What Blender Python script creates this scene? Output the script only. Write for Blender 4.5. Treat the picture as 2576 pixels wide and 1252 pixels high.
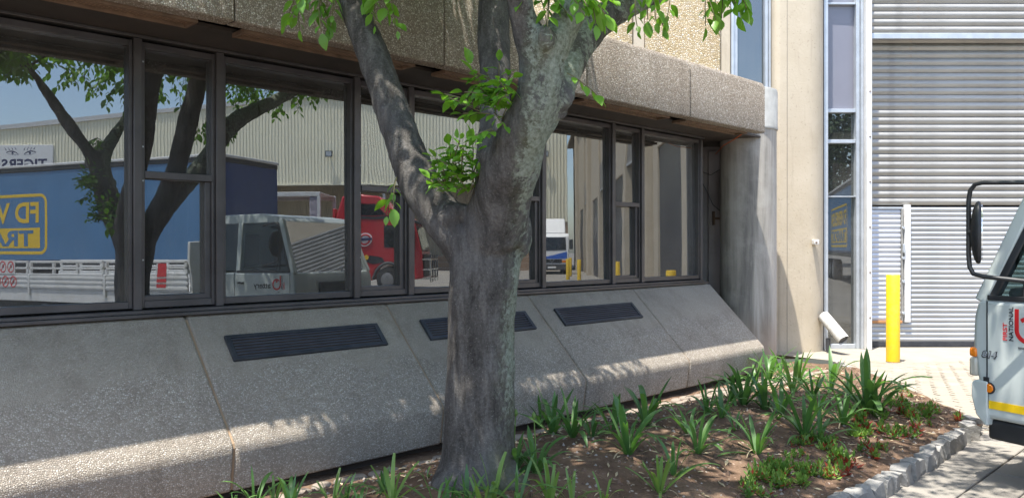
import bpy, bmesh, math, random
import numpy as np
from mathutils import Vector, Matrix, noise
random.seed(7); rng = np.random.default_rng(7)
rad = math.radians
SC = bpy.context.scene
COL = SC.collection
for _o in list(bpy.data.objects): bpy.data.objects.remove(_o, do_unlink=True)

# ------------------------------------------------------------------ camera, sky, sun, exposure
CAMH = 1.6; FPX = 1946.0; CX = 1288.0; CY = 620.0
cam_d = bpy.data.cameras.new('camera'); cam = bpy.data.objects.new('camera', cam_d); COL.objects.link(cam)
cam.location = (0, 0, CAMH); cam.rotation_euler = (rad(90), 0, 0)
cam_d.sensor_width = 36; cam_d.lens = 36*FPX/2576; cam_d.shift_y = -6/2576
cam_d.clip_start = .05; cam_d.clip_end = 2000
SC.camera = cam
SUN_H = Vector((.18, .226, -1.0))                       # direction in which the light travels
w = bpy.data.worlds.new('World'); SC.world = w; w.use_nodes = True
nt = w.node_tree; bg = nt.nodes['Background']
sky = nt.nodes.new('ShaderNodeTexSky'); sky.sky_type = 'NISHITA'; sky.sun_disc = False
sky.sun_elevation = math.atan2(1, math.hypot(.18, .226)); sky.sun_rotation = math.atan2(-.18, -.226)
sky.air_density = 1.0; sky.dust_density = 1.6; sky.ozone_density = 1.0
nt.links.new(sky.outputs[0], bg.inputs[0]); bg.inputs[1].default_value = .15
sl = bpy.data.lights.new('sun', 'SUN'); sl.energy = 3.8; sl.angle = rad(.53); sl.color = (1, .95, .87)
so_ = bpy.data.objects.new('sun', sl); COL.objects.link(so_)
so_.rotation_euler = SUN_H.to_track_quat('-Z', 'Y').to_euler(); so_.location = (-20, -25, 60)
SC.view_settings.view_transform = 'Standard'; SC.view_settings.look = 'None'
SC.view_settings.gamma = 1; SC.view_settings.use_curve_mapping = False
SC.view_settings.exposure = 1.68
SC.cycles.max_bounces = 10; SC.cycles.transparent_max_bounces = 12

# ------------------------------------------------------------------ frames of the place
ANG = math.atan2(.698, .716)                            # direction of the office front
D2 = Vector((math.cos(ANG), math.sin(ANG), 0)); N2 = Vector((-D2.y, D2.x, 0)); P0 = Vector((-1.80, 5.02, 0))
def F(s, o, z=0.0): return P0 + D2*s + N2*o + Vector((0, 0, z))
def SO(p): q = Vector((p[0], p[1], 0)) - P0; return q.dot(D2), q.dot(N2)
def at(x, y, Y): return Vector(((x-CX)/FPX*Y, Y, CAMH-(y-CY)/FPX*Y))
def sstep(a, b, x):
    t = min(1, max(0, (x-a)/(b-a))); return t*t*(3-2*t)
def road_z(x, y):
    s, o = SO((x, y)); return .1*sstep(1.2, 3.0, -o)
def bed_z(x, y):
    s, o = SO((x, y))
    m = .30*math.exp(-((o+1.65)/.95)**2)*(1-.8*sstep(2.6, 6.5, s))
    z = road_z(x, y)+.05+m
    z = z*sstep(.25, .95, -o)+(-.07)*(1-sstep(.25, .95, -o))
    z += .018*noise.noise(Vector((x*2.3, y*2.3, 0)))+.012*noise.noise(Vector((x*7, y*7, 3)))
    return z
def on_bed(x, y):
    """where the sight line through a spot of the photograph meets the planting bed"""
    Y = 3.0
    while Y < 14:
        p = at(x, y, Y)
        if p.z <= bed_z(p.x, p.y): return Vector((p.x, p.y, bed_z(p.x, p.y)))
        Y += .02
    return p

# ------------------------------------------------------------------ object helpers
def tag(o, label=None, cat=None, group=None, kind=None):
    if label: o['label'] = label
    if cat: o['category'] = cat
    if group: o['group'] = group
    if kind: o['kind'] = kind
    return o
def empty(name, loc=(0, 0, 0), rz=0):
    o = bpy.data.objects.new(name, None); COL.objects.link(o); o.location = loc; o.rotation_euler = (0, 0, rz)
    o.empty_display_size = .2; return o
def link_mesh(name, me, parent=None, loc=None, rot=None, scale=None):
    o = bpy.data.objects.new(name, me); COL.objects.link(o)
    if parent: o.parent = parent
    if loc is not None: o.location = loc
    if rot is not None: o.rotation_euler = rot
    if scale is not None: o.scale = scale
    return o
class MB:
    def __init__(s): s.v = []; s.f = []
    def add(s, vs, fs):
        b = len(s.v); s.v += [tuple(p) for p in vs]; s.f += [tuple(i+b for i in q) for q in fs]; return s
    def box(s, x0, y0, z0, x1, y1, z1, mat=None):
        x0, x1 = min(x0, x1), max(x0, x1); y0, y1 = min(y0, y1), max(y0, y1); z0, z1 = min(z0, z1), max(z0, z1)
        vs = [Vector(p) for p in ((x0,y0,z0),(x1,y0,z0),(x1,y1,z0),(x0,y1,z0),(x0,y0,z1),(x1,y0,z1),(x1,y1,z1),(x0,y1,z1))]
        if mat: vs = [mat @ p for p in vs]
        return s.add(vs, [(0,3,2,1),(4,5,6,7),(0,1,5,4),(1,2,6,5),(2,3,7,6),(3,0,4,7)])
    def prism(s, prof, a0, a1, axis='x'):
        """profile of (p,q) pairs run along an axis: x -> (a,p,q), y -> (p,a,q), z -> (p,q,a)"""
        n = len(prof)
        mk = {'x': lambda a, p, q: (a, p, q), 'y': lambda a, p, q: (p, a, q), 'z': lambda a, p, q: (p, q, a)}[axis]
        vs = [mk(a0, p, q) for p, q in prof]+[mk(a1, p, q) for p, q in prof]
        fs = [tuple(range(n))[::-1], tuple(range(n, 2*n))]+[(i, (i+1) % n, n+(i+1) % n, n+i) for i in range(n)]
        return s.add(vs, fs)
    def tube(s, path, radii, seg=10, cap=True):
        path = [Vector(p) for p in path]; n = len(path)
        if not hasattr(radii, '__len__'): radii = [radii]*n
        t = (path[1]-path[0]).normalized(); u = t.orthogonal().normalized(); rings = []
        for i, p in enumerate(path):
            tt = (path[min(i+1, n-1)]-path[max(i-1, 0)])
            tt = tt.normalized() if tt.length > 1e-9 else t
            u = (u-tt*u.dot(tt)); u = u.normalized() if u.length > 1e-6 else tt.orthogonal().normalized()
            v = tt.cross(u)
            rings.append([p+(u*math.cos(2*math.pi*k/seg)+v*math.sin(2*math.pi*k/seg))*radii[i] for k in range(seg)])
        vs = [q for r in rings for q in r]; fs = []
        for i in range(n-1):
            for k in range(seg):
                a = i*seg+k; b = i*seg+(k+1) % seg; fs.append((a, b, b+seg, a+seg))
        if cap: fs += [tuple(range(seg))[::-1], tuple(range((n-1)*seg, n*seg))]
        return s.add(vs, fs)
    def cyl(s, p0, p1, r0, r1=None, seg=24): return s.tube([p0, p1], [r0, r0 if r1 is None else r1], seg)
    def lathe(s, prof, seg=24, mat=None):
        n = len(prof); vs = [Vector((r*math.cos(2*math.pi*k/seg), r*math.sin(2*math.pi*k/seg), z)) for r, z in prof for k in range(seg)]
        if mat: vs = [mat @ p for p in vs]
        fs = [(i*seg+k, i*seg+(k+1) % seg, (i+1)*seg+(k+1) % seg, (i+1)*seg+k) for i in range(n-1) for k in range(seg)]
        fs += [tuple(range(seg))[::-1], tuple(range((n-1)*seg, n*seg))]
        return s.add(vs, fs)
    def build(s, name, mat, parent=None, smooth=False, bevel=0, seg=2, fix=True, loc=None, rot=None, angle=40):
        me = bpy.data.meshes.new(name); me.from_pydata(s.v, [], s.f)
        if fix:
            b = bmesh.new(); b.from_mesh(me); bmesh.ops.recalc_face_normals(b, faces=b.faces); b.to_mesh(me); b.free()
        if mat: me.materials.append(mat)
        o = link_mesh(name, me, parent, loc, rot)
        if bevel:
            m = o.modifiers.new('bevel', 'BEVEL'); m.width = bevel; m.segments = seg; m.limit_method = 'ANGLE'; m.angle_limit = rad(35)
        if smooth or bevel:
            me.shade_smooth()
            try: me.set_sharp_from_angle(angle=rad(angle))
            except Exception: pass
        return o
def text_mesh(body, size, extrude=.002, sx=1.0, bold=0.0, shear=0.0, align='LEFT'):
    c = bpy.data.curves.new('t', 'FONT'); c.body = body; c.size = size; c.extrude = extrude; c.offset = bold; c.shear = shear
    c.align_x = align; c.resolution_u = 3
    o = bpy.data.objects.new('t', c); COL.objects.link(o)
    me = bpy.data.meshes.new_from_object(o.evaluated_get(bpy.context.evaluated_depsgraph_get()))
    bpy.data.objects.remove(o); bpy.data.curves.remove(c)
    me.transform(Matrix.Diagonal((sx, 1, 1, 1)))
    return me
def lettering(name, body, size, mat, parent, M4, width=None, **k):
    me = text_mesh(body, size, **k)
    if width:
        xs = [v.co.x for v in me.vertices]; x0 = min(xs); sc = width/(max(xs)-x0)
        for v in me.vertices: v.co.x = (v.co.x-x0)*sc
    me.transform(M4); me.materials.append(mat)
    return link_mesh(name, me, parent)
def frame4(x, y, z, o):
    """matrix from three axes and an origin"""
    return Matrix(((x[0], y[0], z[0], o[0]), (x[1], y[1], z[1], o[1]), (x[2], y[2], z[2], o[2]), (0, 0, 0, 1)))

# ------------------------------------------------------------------ materials
class NT:
    def __init__(s, name):
        s.m = bpy.data.materials.new(name); s.m.use_nodes = True; s.t = s.m.node_tree; s.n = s.t.nodes; s.l = s.t.links
        s.p = s.n['Principled BSDF']; s.out = s.n['Material Output']
        s.co = s.n.new('ShaderNodeTexCoord').outputs['Object']
    def N(s, kind, **k):
        x = s.n.new('ShaderNode'+kind)
        for a, b in k.items():
            if a in ('ins',):
                for i, v in b.items():
                    if hasattr(v, 'is_linked') or hasattr(v, 'links'): s.l.new(v, x.inputs[i])
                    else: x.inputs[i].default_value = v
            else: setattr(x, a, b)
        return x
    def noise(s, scale, detail=4, rough=.55, co=None, dist=0):
        x = s.N('TexNoise'); x.inputs['Scale'].default_value = scale; x.inputs['Detail'].default_value = detail
        x.inputs['Roughness'].default_value = rough; x.inputs['Distortion'].default_value = dist
        s.l.new(co or s.co, x.inputs['Vector']); return x.outputs['Fac']
    def ramp(s, fac, stops, interp='LINEAR'):
        x = s.N('ValToRGB'); s.l.new(fac, x.inputs[0]); e = x.color_ramp.elements; x.color_ramp.interpolation = interp
        while len(e) < len(stops): e.new(.5)
        for el, (p, c) in zip(e, stops):
            el.position = p; el.color = (*(c if hasattr(c, '__len__') else (c, c, c)), 1)
        return x.outputs[0]
    def mix(s, fac, a, b, mode='MIX'):
        x = s.N('MixRGB', blend_type=mode)
        for i, v in ((0, fac), (1, a), (2, b)):
            if hasattr(v, 'links'): s.l.new(v, x.inputs[i])
            elif i == 0: x.inputs[0].default_value = v
            else: x.inputs[i].default_value = (*(v if hasattr(v, '__len__') else (v, v, v)), 1)
        return x.outputs[0]
    def math(s, op, a, b=0.0):
        x = s.N('Math', operation=op)
        for i, v in ((0, a), (1, b)):
            if hasattr(v, 'links'): s.l.new(v, x.inputs[i])
            else: x.inputs[i].default_value = v
        return x.outputs[0]
    def scaled(s, sx, sy, sz):
        x = s.N('Mapping'); x.inputs['Scale'].default_value = (sx, sy, sz); s.l.new(s.co, x.inputs[0]); return x.outputs[0]
    def bump(s, h, dist=.01, strength=1.0, normal=None):
        x = s.N('Bump'); x.inputs['Distance'].default_value = dist; x.inputs['Strength'].default_value = strength
        s.l.new(h, x.inputs['Height'])
        if normal: s.l.new(normal, x.inputs['Normal'])
        return x.outputs[0]
    def done(s, col=None, rough=.7, metal=0.0, normal=None, spec=.5):
        if col is not None:
            if hasattr(col, 'links'): s.l.new(col, s.p.inputs['Base Color'])
            else: s.p.inputs['Base Color'].default_value = (*col, 1)
        if hasattr(rough, 'links'): s.l.new(rough, s.p.inputs['Roughness'])
        else: s.p.inputs['Roughness'].default_value = rough
        s.p.inputs['Metallic'].default_value = metal
        s.p.inputs['Specular IOR Level'].default_value = spec
        if normal: s.l.new(normal, s.p.inputs['Normal'])
        return s.m
def plain(name, c, rough=.6, metal=0.0, var=.12, scale=6, bump=0.0, bscale=60, spec=.5, dirt=None, dscale=1.3, damt=.5):
    t = NT(name); c = Vector(c)
    col = t.ramp(t.noise(scale, 5), [(.3, c*(1-var)), (.7, [min(1, q*(1+var)) for q in c])])
    if dirt:
        col = t.mix(t.math('MULTIPLY', t.ramp(t.noise(dscale, 6, .65), [(.45, 0), (.72, 1)]), damt), col, dirt)
    nrm = t.bump(t.noise(bscale, 3), bump) if bump else None
    return t.done(col, rough, metal, nrm, spec)
def aggregate(name, scale, cols, matrix, dirt, bumpd=.005, skin=None):
    t = NT(name)
    v = t.N('TexVoronoi'); v.inputs['Scale'].default_value = scale; t.l.new(t.co, v.inputs['Vector'])
    v2 = t.N('TexVoronoi', feature='DISTANCE_TO_EDGE'); v2.inputs['Scale'].default_value = scale; t.l.new(t.co, v2.inputs['Vector'])
    sep = t.N('SeparateColor'); t.l.new(v.outputs['Color'], sep.inputs[0])
    col = t.ramp(sep.outputs[0], [(i/(len(cols)-1), c) for i, c in enumerate(cols)], 'CONSTANT' if len(cols) > 5 else 'LINEAR')
    edge = t.ramp(v2.outputs['Distance'], [(.05, 1), (.2, 0)])
    col = t.mix(edge, col, matrix)
    if skin:                                             # cement skin left over the upper part of the panel
        sp_ = t.N('SeparateXYZ'); t.l.new(t.co, sp_.inputs[0])
        sk = t.ramp(t.math('ADD', sp_.outputs[2], t.math('MULTIPLY', t.noise(1.6, 6, .6), .55)), [(.92, 0), (1.18, 1)])
        col = t.mix(t.math('MULTIPLY', sk, .72), col, t.ramp(t.noise(90, 4, .7), [(.3, [q*.8 for q in skin]), (.7, [q*1.15 for q in skin])]))
    big = t.ramp(t.noise(.9, 7, .62, dist=.4), [(.4, 0), (.68, 1)])
    col = t.mix(t.math('MULTIPLY', big, .55), col, t.mix(1, col, dirt, 'MULTIPLY'))
    stre = t.ramp(t.noise(1, 6, .6, co=t.scaled(5, 5, .5)), [(.5, 0), (.75, 1)])
    col = t.mix(t.math('MULTIPLY', stre, .4), col, t.mix(1, col, (.45, .42, .4), 'MULTIPLY'))
    h = t.ramp(v2.outputs['Distance'], [(0, 0), (.28, 1)])
    nrm = t.bump(h, bumpd, .9, t.bump(t.noise(14, 4), .006, .6))
    return t.done(col, .85, 0, nrm, .25)
MAT = {}
MAT['plinth'] = aggregate('plinth_aggregate', 88, [(.25,.22,.18), (.36,.32,.265), (.46,.415,.355), (.58,.54,.475)], (.29,.25,.20), (.66,.66,.68), skin=(.375,.33,.265))
MAT['fascia'] = aggregate('fascia_aggregate', 82, [(.23,.195,.155), (.39,.345,.285), (.52,.475,.405), (.74,.70,.63)], (.24,.20,.155), (.62,.56,.50), .007)
MAT['roughcast'] = aggregate('cream_roughcast', 36, [(.46,.36,.21), (.57,.48,.32), (.65,.57,.43), (.74,.69,.60)], (.42,.32,.18), (.86,.82,.76), .010)
MAT['sealant'] = plain('tan_joint_sealant', (.30,.21,.13), .8, bump=.002)
MAT['dark_joint'] = plain('dark_joint_sealant', (.07,.055,.045), .9)
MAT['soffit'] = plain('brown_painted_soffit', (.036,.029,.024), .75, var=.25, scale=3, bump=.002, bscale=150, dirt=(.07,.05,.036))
MAT['rusty'] = plain('rusty_brown_steel', (.13,.085,.055), .8, var=.35, scale=12, dirt=(.20,.12,.07), dscale=5)
MAT['frame'] = plain('bronze_aluminium', (.082,.078,.079), .42, .55, var=.18, scale=4, dirt=(.14,.12,.11), dscale=3, damt=.35)
MAT['vent'] = plain('black_vent_paint', (.03,.034,.042), .4, .1, var=.2, dirt=(.06,.06,.065), dscale=6)
MAT['slat'] = plain('sky_lit_louvre', (.075,.082,.10), .4, .1, var=.15)  # blades coloured paler and bluer than the frame, as painted sky highlights
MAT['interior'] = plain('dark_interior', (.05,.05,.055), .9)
MAT['int_light'] = plain('pale_interior_post', (.55,.56,.58), .8)
def glass(name, refl, tint, wave, wscale, film=(.86,.9,.92), veil=.11):
    t = NT(name)
    g = t.N('BsdfGlossy'); g.inputs['Roughness'].default_value = .0; g.inputs['Color'].default_value = (*film, 1)
    tr = t.N('BsdfTransparent'); tr.inputs['Color'].default_value = (*tint, 1)
    if wave:
        b = t.bump(t.noise(wscale, 1.5, .4), wave); t.l.new(b, g.inputs['Normal'])
    lw = t.N('Fresnel'); lw.inputs['IOR'].default_value = 1.5
    fac = t.math('ADD', lw.outputs[0], refl)
    mx = t.N('MixShader'); t.l.new(fac, mx.inputs[0]); t.l.new(tr.outputs[0], mx.inputs[1]); t.l.new(g.outputs[0], mx.inputs[2])
    # thin streaky diffuse layer, a pale veil of light painted over the pane
    df = t.N('BsdfDiffuse'); df.inputs['Color'].default_value = (.42,.41,.39,1)
    veil_fac = t.math('MULTIPLY', t.ramp(t.math('ADD', t.math('MULTIPLY', t.noise(2.0, 6, .65), .6), t.math('MULTIPLY', t.noise(1, 5, .6, co=t.scaled(16, 16, .9)), .4)), [(.35, .35), (.65, 1)]), veil)
    m2 = t.N('MixShader'); t.l.new(veil_fac, m2.inputs[0]); t.l.new(mx.outputs[0], m2.inputs[1]); t.l.new(df.outputs[0], m2.inputs[2])
    t.l.new(m2.outputs[0], t.out.inputs['Surface']); return t.m
MAT['glass'] = glass('tinted_office_glass', .17, (.30,.32,.33), .00035, 1.6)
MAT['glass_wavy'] = glass('tinted_sliding_sash_glass', .17, (.30,.32,.33), .0013, 1.9)
MAT['strip_glass'] = glass('strip_window_glass', .12, (.25,.3,.3), .0003, 1.2)
MAT['spandrel'] = plain('lilac_grey_spandrel', (.19,.19,.225), .25, 0, var=.05, scale=1)
MAT['black_glass'] = plain('dark_vehicle_glass', (.012,.014,.016), .05, 0, var=.05)
def t_glass(name, tint=(.62,.76,.70,1)):
    t = NT(name); g = t.N('BsdfGlossy'); g.inputs['Roughness'].default_value = 0
    tr = t.N('BsdfTransparent'); tr.inputs['Color'].default_value = tint
    fr = t.N('Fresnel'); fr.inputs['IOR'].default_value = 1.5; mx = t.N('MixShader')
    t.l.new(fr.outputs[0], mx.inputs[0]); t.l.new(tr.outputs[0], mx.inputs[1]); t.l.new(g.outputs[0], mx.inputs[2])
    t.l.new(mx.outputs[0], t.out.inputs['Surface']); return t.m
MAT['car_glass'] = t_glass('green_cab_glass'); MAT['screen_glass'] = t_glass('shade_tinted_windscreen', (.22,.27,.27,1))  # windscreen tint darkened to paint in the shaded cab behind it
def concrete_col():
    t = NT('grey_streaked_concrete')
    st = t.noise(1, 7, .65, co=t.scaled(4.5, 4.5, .35), dist=.3)
    col = t.ramp(st, [(.33, (.13,.125,.115)), (.48, (.27,.255,.225)), (.62, (.40,.375,.335))])
    col = t.mix(t.math('MULTIPLY', t.ramp(t.noise(2.2, 6, .6), [(.5, 0), (.65, 1)]), .45), col, (.45,.43,.39))
    sp = t.N('SeparateXYZ'); t.l.new(t.co, sp.inputs[0])
    low = t.ramp(t.math('ADD', sp.outputs[2], t.math('MULTIPLY', st, .5)), [(.35, 1), (.95, 0)])
    col = t.mix(t.math('MULTIPLY', low, .5), col, (.42,.29,.18))
    return t.done(col, .85, 0, t.bump(t.noise(45, 4), .003), .3)
MAT['column'] = concrete_col()
def cream(name='cream_painted_concrete'):
    t = NT(name)
    col = t.ramp(t.noise(2.2, 6, .6), [(.3, (.43,.365,.27)), (.7, (.50,.435,.335))])
    st = t.ramp(t.noise(1, 7, .7, co=t.scaled(7, 7, .7), dist=.3), [(.56, 0), (.74, 1)])
    col = t.mix(t.math('MULTIPLY', st, .5), col, (.30,.25,.19))
    pit = t.ramp(t.noise(30, 2, .5), [(.30, 1), (.34, 0)])
    col = t.mix(t.math('MULTIPLY', pit, .35), col, (.25,.2,.15))
    return t.done(col, .75, 0, t.bump(t.noise(25, 4), .003), .3)
MAT['cream'] = cream()
MAT['recess'] = plain('dull_mauve_door_paint', (.27,.245,.25), .5, .1, var=.25, scale=2, dirt=(.30,.27,.25), dscale=2)
def shutter(name, base, amt=1.0):
    t = NT(name); c = Vector(base)
    n1 = t.noise(1, 7, .65, co=t.scaled(1.2, 1, 9)); n2 = t.noise(3.5, 6, .6)
    col = t.ramp(n1, [(.3, c*.72), (.52, c), (.75, [min(1, x*1.15) for x in c])])
    col = t.mix(t.math('MULTIPLY', t.ramp(n2, [(.56, 0), (.7, 1)]), .4*amt), col, c*.5)
    col = t.mix(t.math('MULTIPLY', t.ramp(t.noise(2.1, 8, .75, dist=.5), [(.66, 0), (.72, 1)]), .5*amt), col, (.33,.2,.1))
    return t.done(col, .42, .25, t.bump(t.noise(9, 3), .003), .5)
MAT['shutter'] = shutter('weathered_galvanised_slats', (.32,.31,.285)); MAT['shutter_new'] = shutter('cleaner_galvanised_slats', (.40,.41,.415), .3)
MAT['alu'] = plain('pale_grey_aluminium', (.45,.48,.51), .4, .4, var=.1)
MAT['white_metal'] = plain('white_painted_steel', (.62,.62,.61), .45, 0, var=.06, dirt=(.4,.36,.3), dscale=5, damt=.4)
MAT['yellow'] = plain('yellow_bollard_paint', (.66,.43,.008), .45, 0, var=.06, scale=9, bump=.0012, bscale=40, dirt=(.36,.25,.06), dscale=9, damt=.55)
MAT['pvc'] = plain('scuffed_white_pipe', (.55,.55,.53), .4, 0, var=.05, dirt=(.25,.23,.2), dscale=14, damt=.6)
MAT['rust_trim'] = plain('rust_streak', (.35,.17,.07), .8, var=.3)

# ------------------------------------------------------------------ ground
def s_edge(o): return 4.8+(min(max(o, -3.05), -.2)+3.05)/2.85*3.8
def concrete_ground():
    t = NT('worn_concrete_road')
    col = t.ramp(t.noise(.8, 8, .65), [(.3, (.19,.175,.155)), (.7, (.27,.25,.22))])
    col = t.mix(t.math('MULTIPLY', t.ramp(t.noise(3, 6, .7), [(.55, 0), (.7, 1)]), .35), col, (.17,.15,.13))
    return t.done(col, .9, 0, t.bump(t.noise(70, 4), .004), .2)
MAT['road'] = concrete_ground()
MAT['slab'] = plain('pale_concrete_slab', (.265,.24,.20), .9, var=.1, scale=3, bump=.003, bscale=80, spec=.2, dirt=(.28,.24,.19), dscale=1.6)
MAT['paver'] = plain('sandy_brick_paver', (.255,.23,.19), .9, var=.16, scale=2.5, bump=.004, bscale=70, spec=.2, dirt=(.19,.16,.125), dscale=4)
MAT['dark_paver'] = plain('dark_brick_paver', (.20,.17,.145), .9, var=.2, scale=3, bump=.004, bscale=70, spec=.2)
def soil():
    t = NT('brown_garden_soil')
    col = t.ramp(t.noise(3.2, 8, .68), [(.3, (.075,.048,.032)), (.52, (.145,.093,.062)), (.72, (.235,.162,.11))])
    peb = t.N('TexVoronoi'); peb.inputs['Scale'].default_value = 42; t.l.new(t.co, peb.inputs['Vector'])
    sp = t.N('SeparateColor'); t.l.new(peb.outputs['Color'], sp.inputs[0])
    m = t.math('MULTIPLY', t.ramp(sp.outputs[1], [(.80, 0), (.83, 1)]), t.ramp(peb.outputs['Distance'], [(.3, 1), (.42, 0)]))
    col = t.mix(m, col, t.ramp(sp.outputs[0], [(0, (.17,.10,.07)), (.6, (.27,.19,.14)), (1, (.42,.37,.31))]))
    nr = t.bump(t.noise(60, 5, .7), .012, .8, t.bump(t.noise(9, 6, .65), .05, .8))
    return t.done(col, .95, 0, nr, .15)
MAT['soil'] = soil()
def sheet(name, so_rows, zf, mat, lift=0.0):
    """a sheet over rows of (s,o) points, all rows the same length"""
    v = []; f = []; n = len(so_rows[0])
    for r in so_rows:
        for s, o in r:
            p = F(s, o); v.append((p.x, p.y, zf(p.x, p.y)+lift))
    for i in range(len(so_rows)-1):
        for k in range(n-1): a = i*n+k; f.append((a, a+1, a+n+1, a+n))
    b = MB(); b.v = v; b.f = f
    return b.build(name, mat, smooth=True)
SS = [-500,-200,-80,-30,-14]+[x*.5 for x in range(-20, 41)]+[24,30,40,60,90,150,300,600]
road = sheet('road', [[(s, o) for s in SS] for o in (-600,-200,-90,-50,-30,-15,-8,-5,-4,-3.6,-3.4,-3.2,-3.05)], road_z, MAT['road'])
tag(road, kind='structure')
TT = [0,.5,1,1.5,2,2.5,3,4,5,6,8,10,14,20,30,50,90,200,500]
pav = sheet('pavement', [[(s_edge(o)+t, o) for t in TT] for o in (-3.05,-2.8,-2.5,-2.2,-1.9,-1.6,-1.3,-1,-.7,-.45,-.2,1,3,8,20,60,200)], road_z, MAT['slab'])
tag(pav, kind='structure')
BO = [-3.04+i*.05 for i in range(69)]
bed = sheet('soil_bed', [[(-14+(s_edge(o)+.02+14)*(1-(1-k/300)**1.6), o) for k in range(301)] for o in BO], bed_z, MAT['soil'])
tag(bed, kind='structure')

# brick pavers of the forecourt: the nearer ones are single bricks
def paver_mesh(name, l, w_, mat, h=.05):
    b = bmesh.new(); bmesh.ops.create_cube(b, size=1)
    for v in b.verts: v.co = Vector((v.co.x*l, v.co.y*w_, (v.co.z-.5)*h))
    e = [x for x in b.edges if all(abs(v.co.z) < 1e-6 for v in x.verts)]
    bmesh.ops.bevel(b, geom=e, offset=.004, segments=1, affect='EDGES')
    me = bpy.data.meshes.new(name); b.to_mesh(me); b.free(); me.materials.append(mat); return me
PAV = [paver_mesh('brick_paver', .1985, .0985, MAT['paver'])]
cand = []
ca, sa = math.cos(.32), math.sin(.32)
for i in range(-40, 41):
    for k in range(-60, 61):
        u = i*.204+(k % 2)*.102; v = k*.104
        x = 6.3+u*ca-v*sa; y = 9.4+u*sa+v*ca
        s, o = SO((x, y))
        if s < s_edge(o)+.16 or o < -4.2 or y > 10.75+.06*math.sin(x*3) or x > 9.5 or y < 6.0: continue
        cand.append((y, x))
cand.sort(); joined = MB()
pav_tilt = random.Random(3)
for q, (y, x) in enumerate(cand):
    z = road_z(x, y)+.011+pav_tilt.uniform(-.003, .003)
    if q < 300:
        o = link_mesh('brick_paver', PAV[0], pav, (x, y, z), (pav_tilt.uniform(-.012, .012), pav_tilt.uniform(-.012, .012), .32+pav_tilt.uniform(-.01, .01)))
    else:
        M4 = Matrix.Translation((x, y, z)) @ Matrix.Rotation(.32, 4, 'Z')
        joined.add([M4 @ v.co for v in PAV[0].vertices], [tuple(p.vertices) for p in PAV[0].polygons])
far = joined.build('brick_pavers', MAT['paver'], pav); tag(far, kind='stuff')

# gutter slabs and dark pavers by the kerb
gut = empty('gutter'); tag(gut, kind='structure')
for k in range(-6, 12):
    b = MB(); s0 = k*.9; z = .104
    P = [F(s0+.006, -3.40), F(s0+.894, -3.40), F(s0+.894, -3.08), F(s0+.006, -3.08)]
    b.add([Vector((p.x, p.y, z+(.012 if i < 2 else -.004))) for i, p in enumerate(P)]+[Vector((p.x, p.y, .05)) for p in P], [(0,1,2,3),(4,7,6,5),(0,4,5,1),(1,5,6,2),(2,6,7,3),(3,7,4,0)])
    b.build('gutter_slab', MAT['road'], gut, bevel=.008)
    b = MB()
    P = [F(s0+.006, -3.66), F(s0+.894, -3.66), F(s0+.894, -3.415), F(s0+.006, -3.415)]
    b.add([Vector((p.x, p.y, z+.014)) for p in P]+[Vector((p.x, p.y, .05)) for p in P], [(0,1,2,3),(4,7,6,5),(0,4,5,1),(1,5,6,2),(2,6,7,3),(3,7,4,0)])
    b.build('edging_slab', MAT['road'], gut, bevel=.008)
DP = paver_mesh('dark_paver', .195, .095, MAT['dark_paver'])
for i in range(0, 26):
    for k in range(0, 7):
        p = F(-.5+i*.203+(k % 2)*.1, -3.72-k*.103)
        link_mesh('dark_paver', DP, road, (p.x, p.y, road_z(p.x, p.y)+.012+random.uniform(-.002, .002)), (0, 0, ANG+random.uniform(-.01, .01)))

# kerb of rough stone setts
kerb = empty('kerb'); tag(kerb, kind='structure')
MAT['sett'] = plain('grey_stone_sett', (.25,.243,.23), .9, var=.25, scale=7, bump=.006, bscale=50, spec=.2, dirt=(.13,.11,.09), dscale=5)
def sett_mesh(seed):
    r = random.Random(seed); b = bmesh.new(); bmesh.ops.create_cube(b, size=1)
    bmesh.ops.subdivide_edges(b, edges=b.edges[:], cuts=1, use_grid_fill=True)
    for v in b.verts:
        c = v.co.copy(); c = c*(1-.12*(abs(c.x*2)*abs(c.y*2)+abs(c.z*2)*abs(c.y*2))/2)
        v.co = Vector((c.x*.14, c.y*.10, c.z*.16))+Vector((r.uniform(-.008, .008), r.uniform(-.009, .009), r.uniform(-.008, .008)))
    me = bpy.data.meshes.new('kerb_stone'); b.to_mesh(me); b.free(); me.materials.append(MAT['sett']); return me
SETT = [sett_mesh(i) for i in range(7)]
kr = random.Random(11); s = -4.0
while s < 4.95:
    o = -3.04+.02*math.sin(s*1.7)+(0 if s < 4.3 else (s-4.3)**2*.25)+kr.uniform(-.015, .015)
    p = F(s, o)
    link_mesh('kerb_stone', kr.choice(SETT), kerb, (p.x, p.y, .135+kr.uniform(-.018, .012)), (kr.uniform(-.12, .12), kr.uniform(-.25, .1), ANG+kr.uniform(-.18, .18)+(0 if s < 4.3 else .6)), (kr.uniform(.8, 1.15), 1, kr.uniform(.9, 1.15)))
    s += kr.uniform(.125, .165)
# small edging along the forecourt side of the bed
s_o = -2.9
while s_o < -.35:
    p = F(s_edge(s_o)+.03, s_o)
    link_mesh('edging_stone', kr.choice(SETT), kerb, (p.x, p.y, road_z(p.x, p.y)-.02+kr.uniform(-.015, .015)), (kr.uniform(-.1, .1), kr.uniform(-.1, .1), ANG+.64+kr.uniform(-.2, .2)), (1, .6, .7))
    s_o += kr.uniform(.10, .14)

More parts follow.
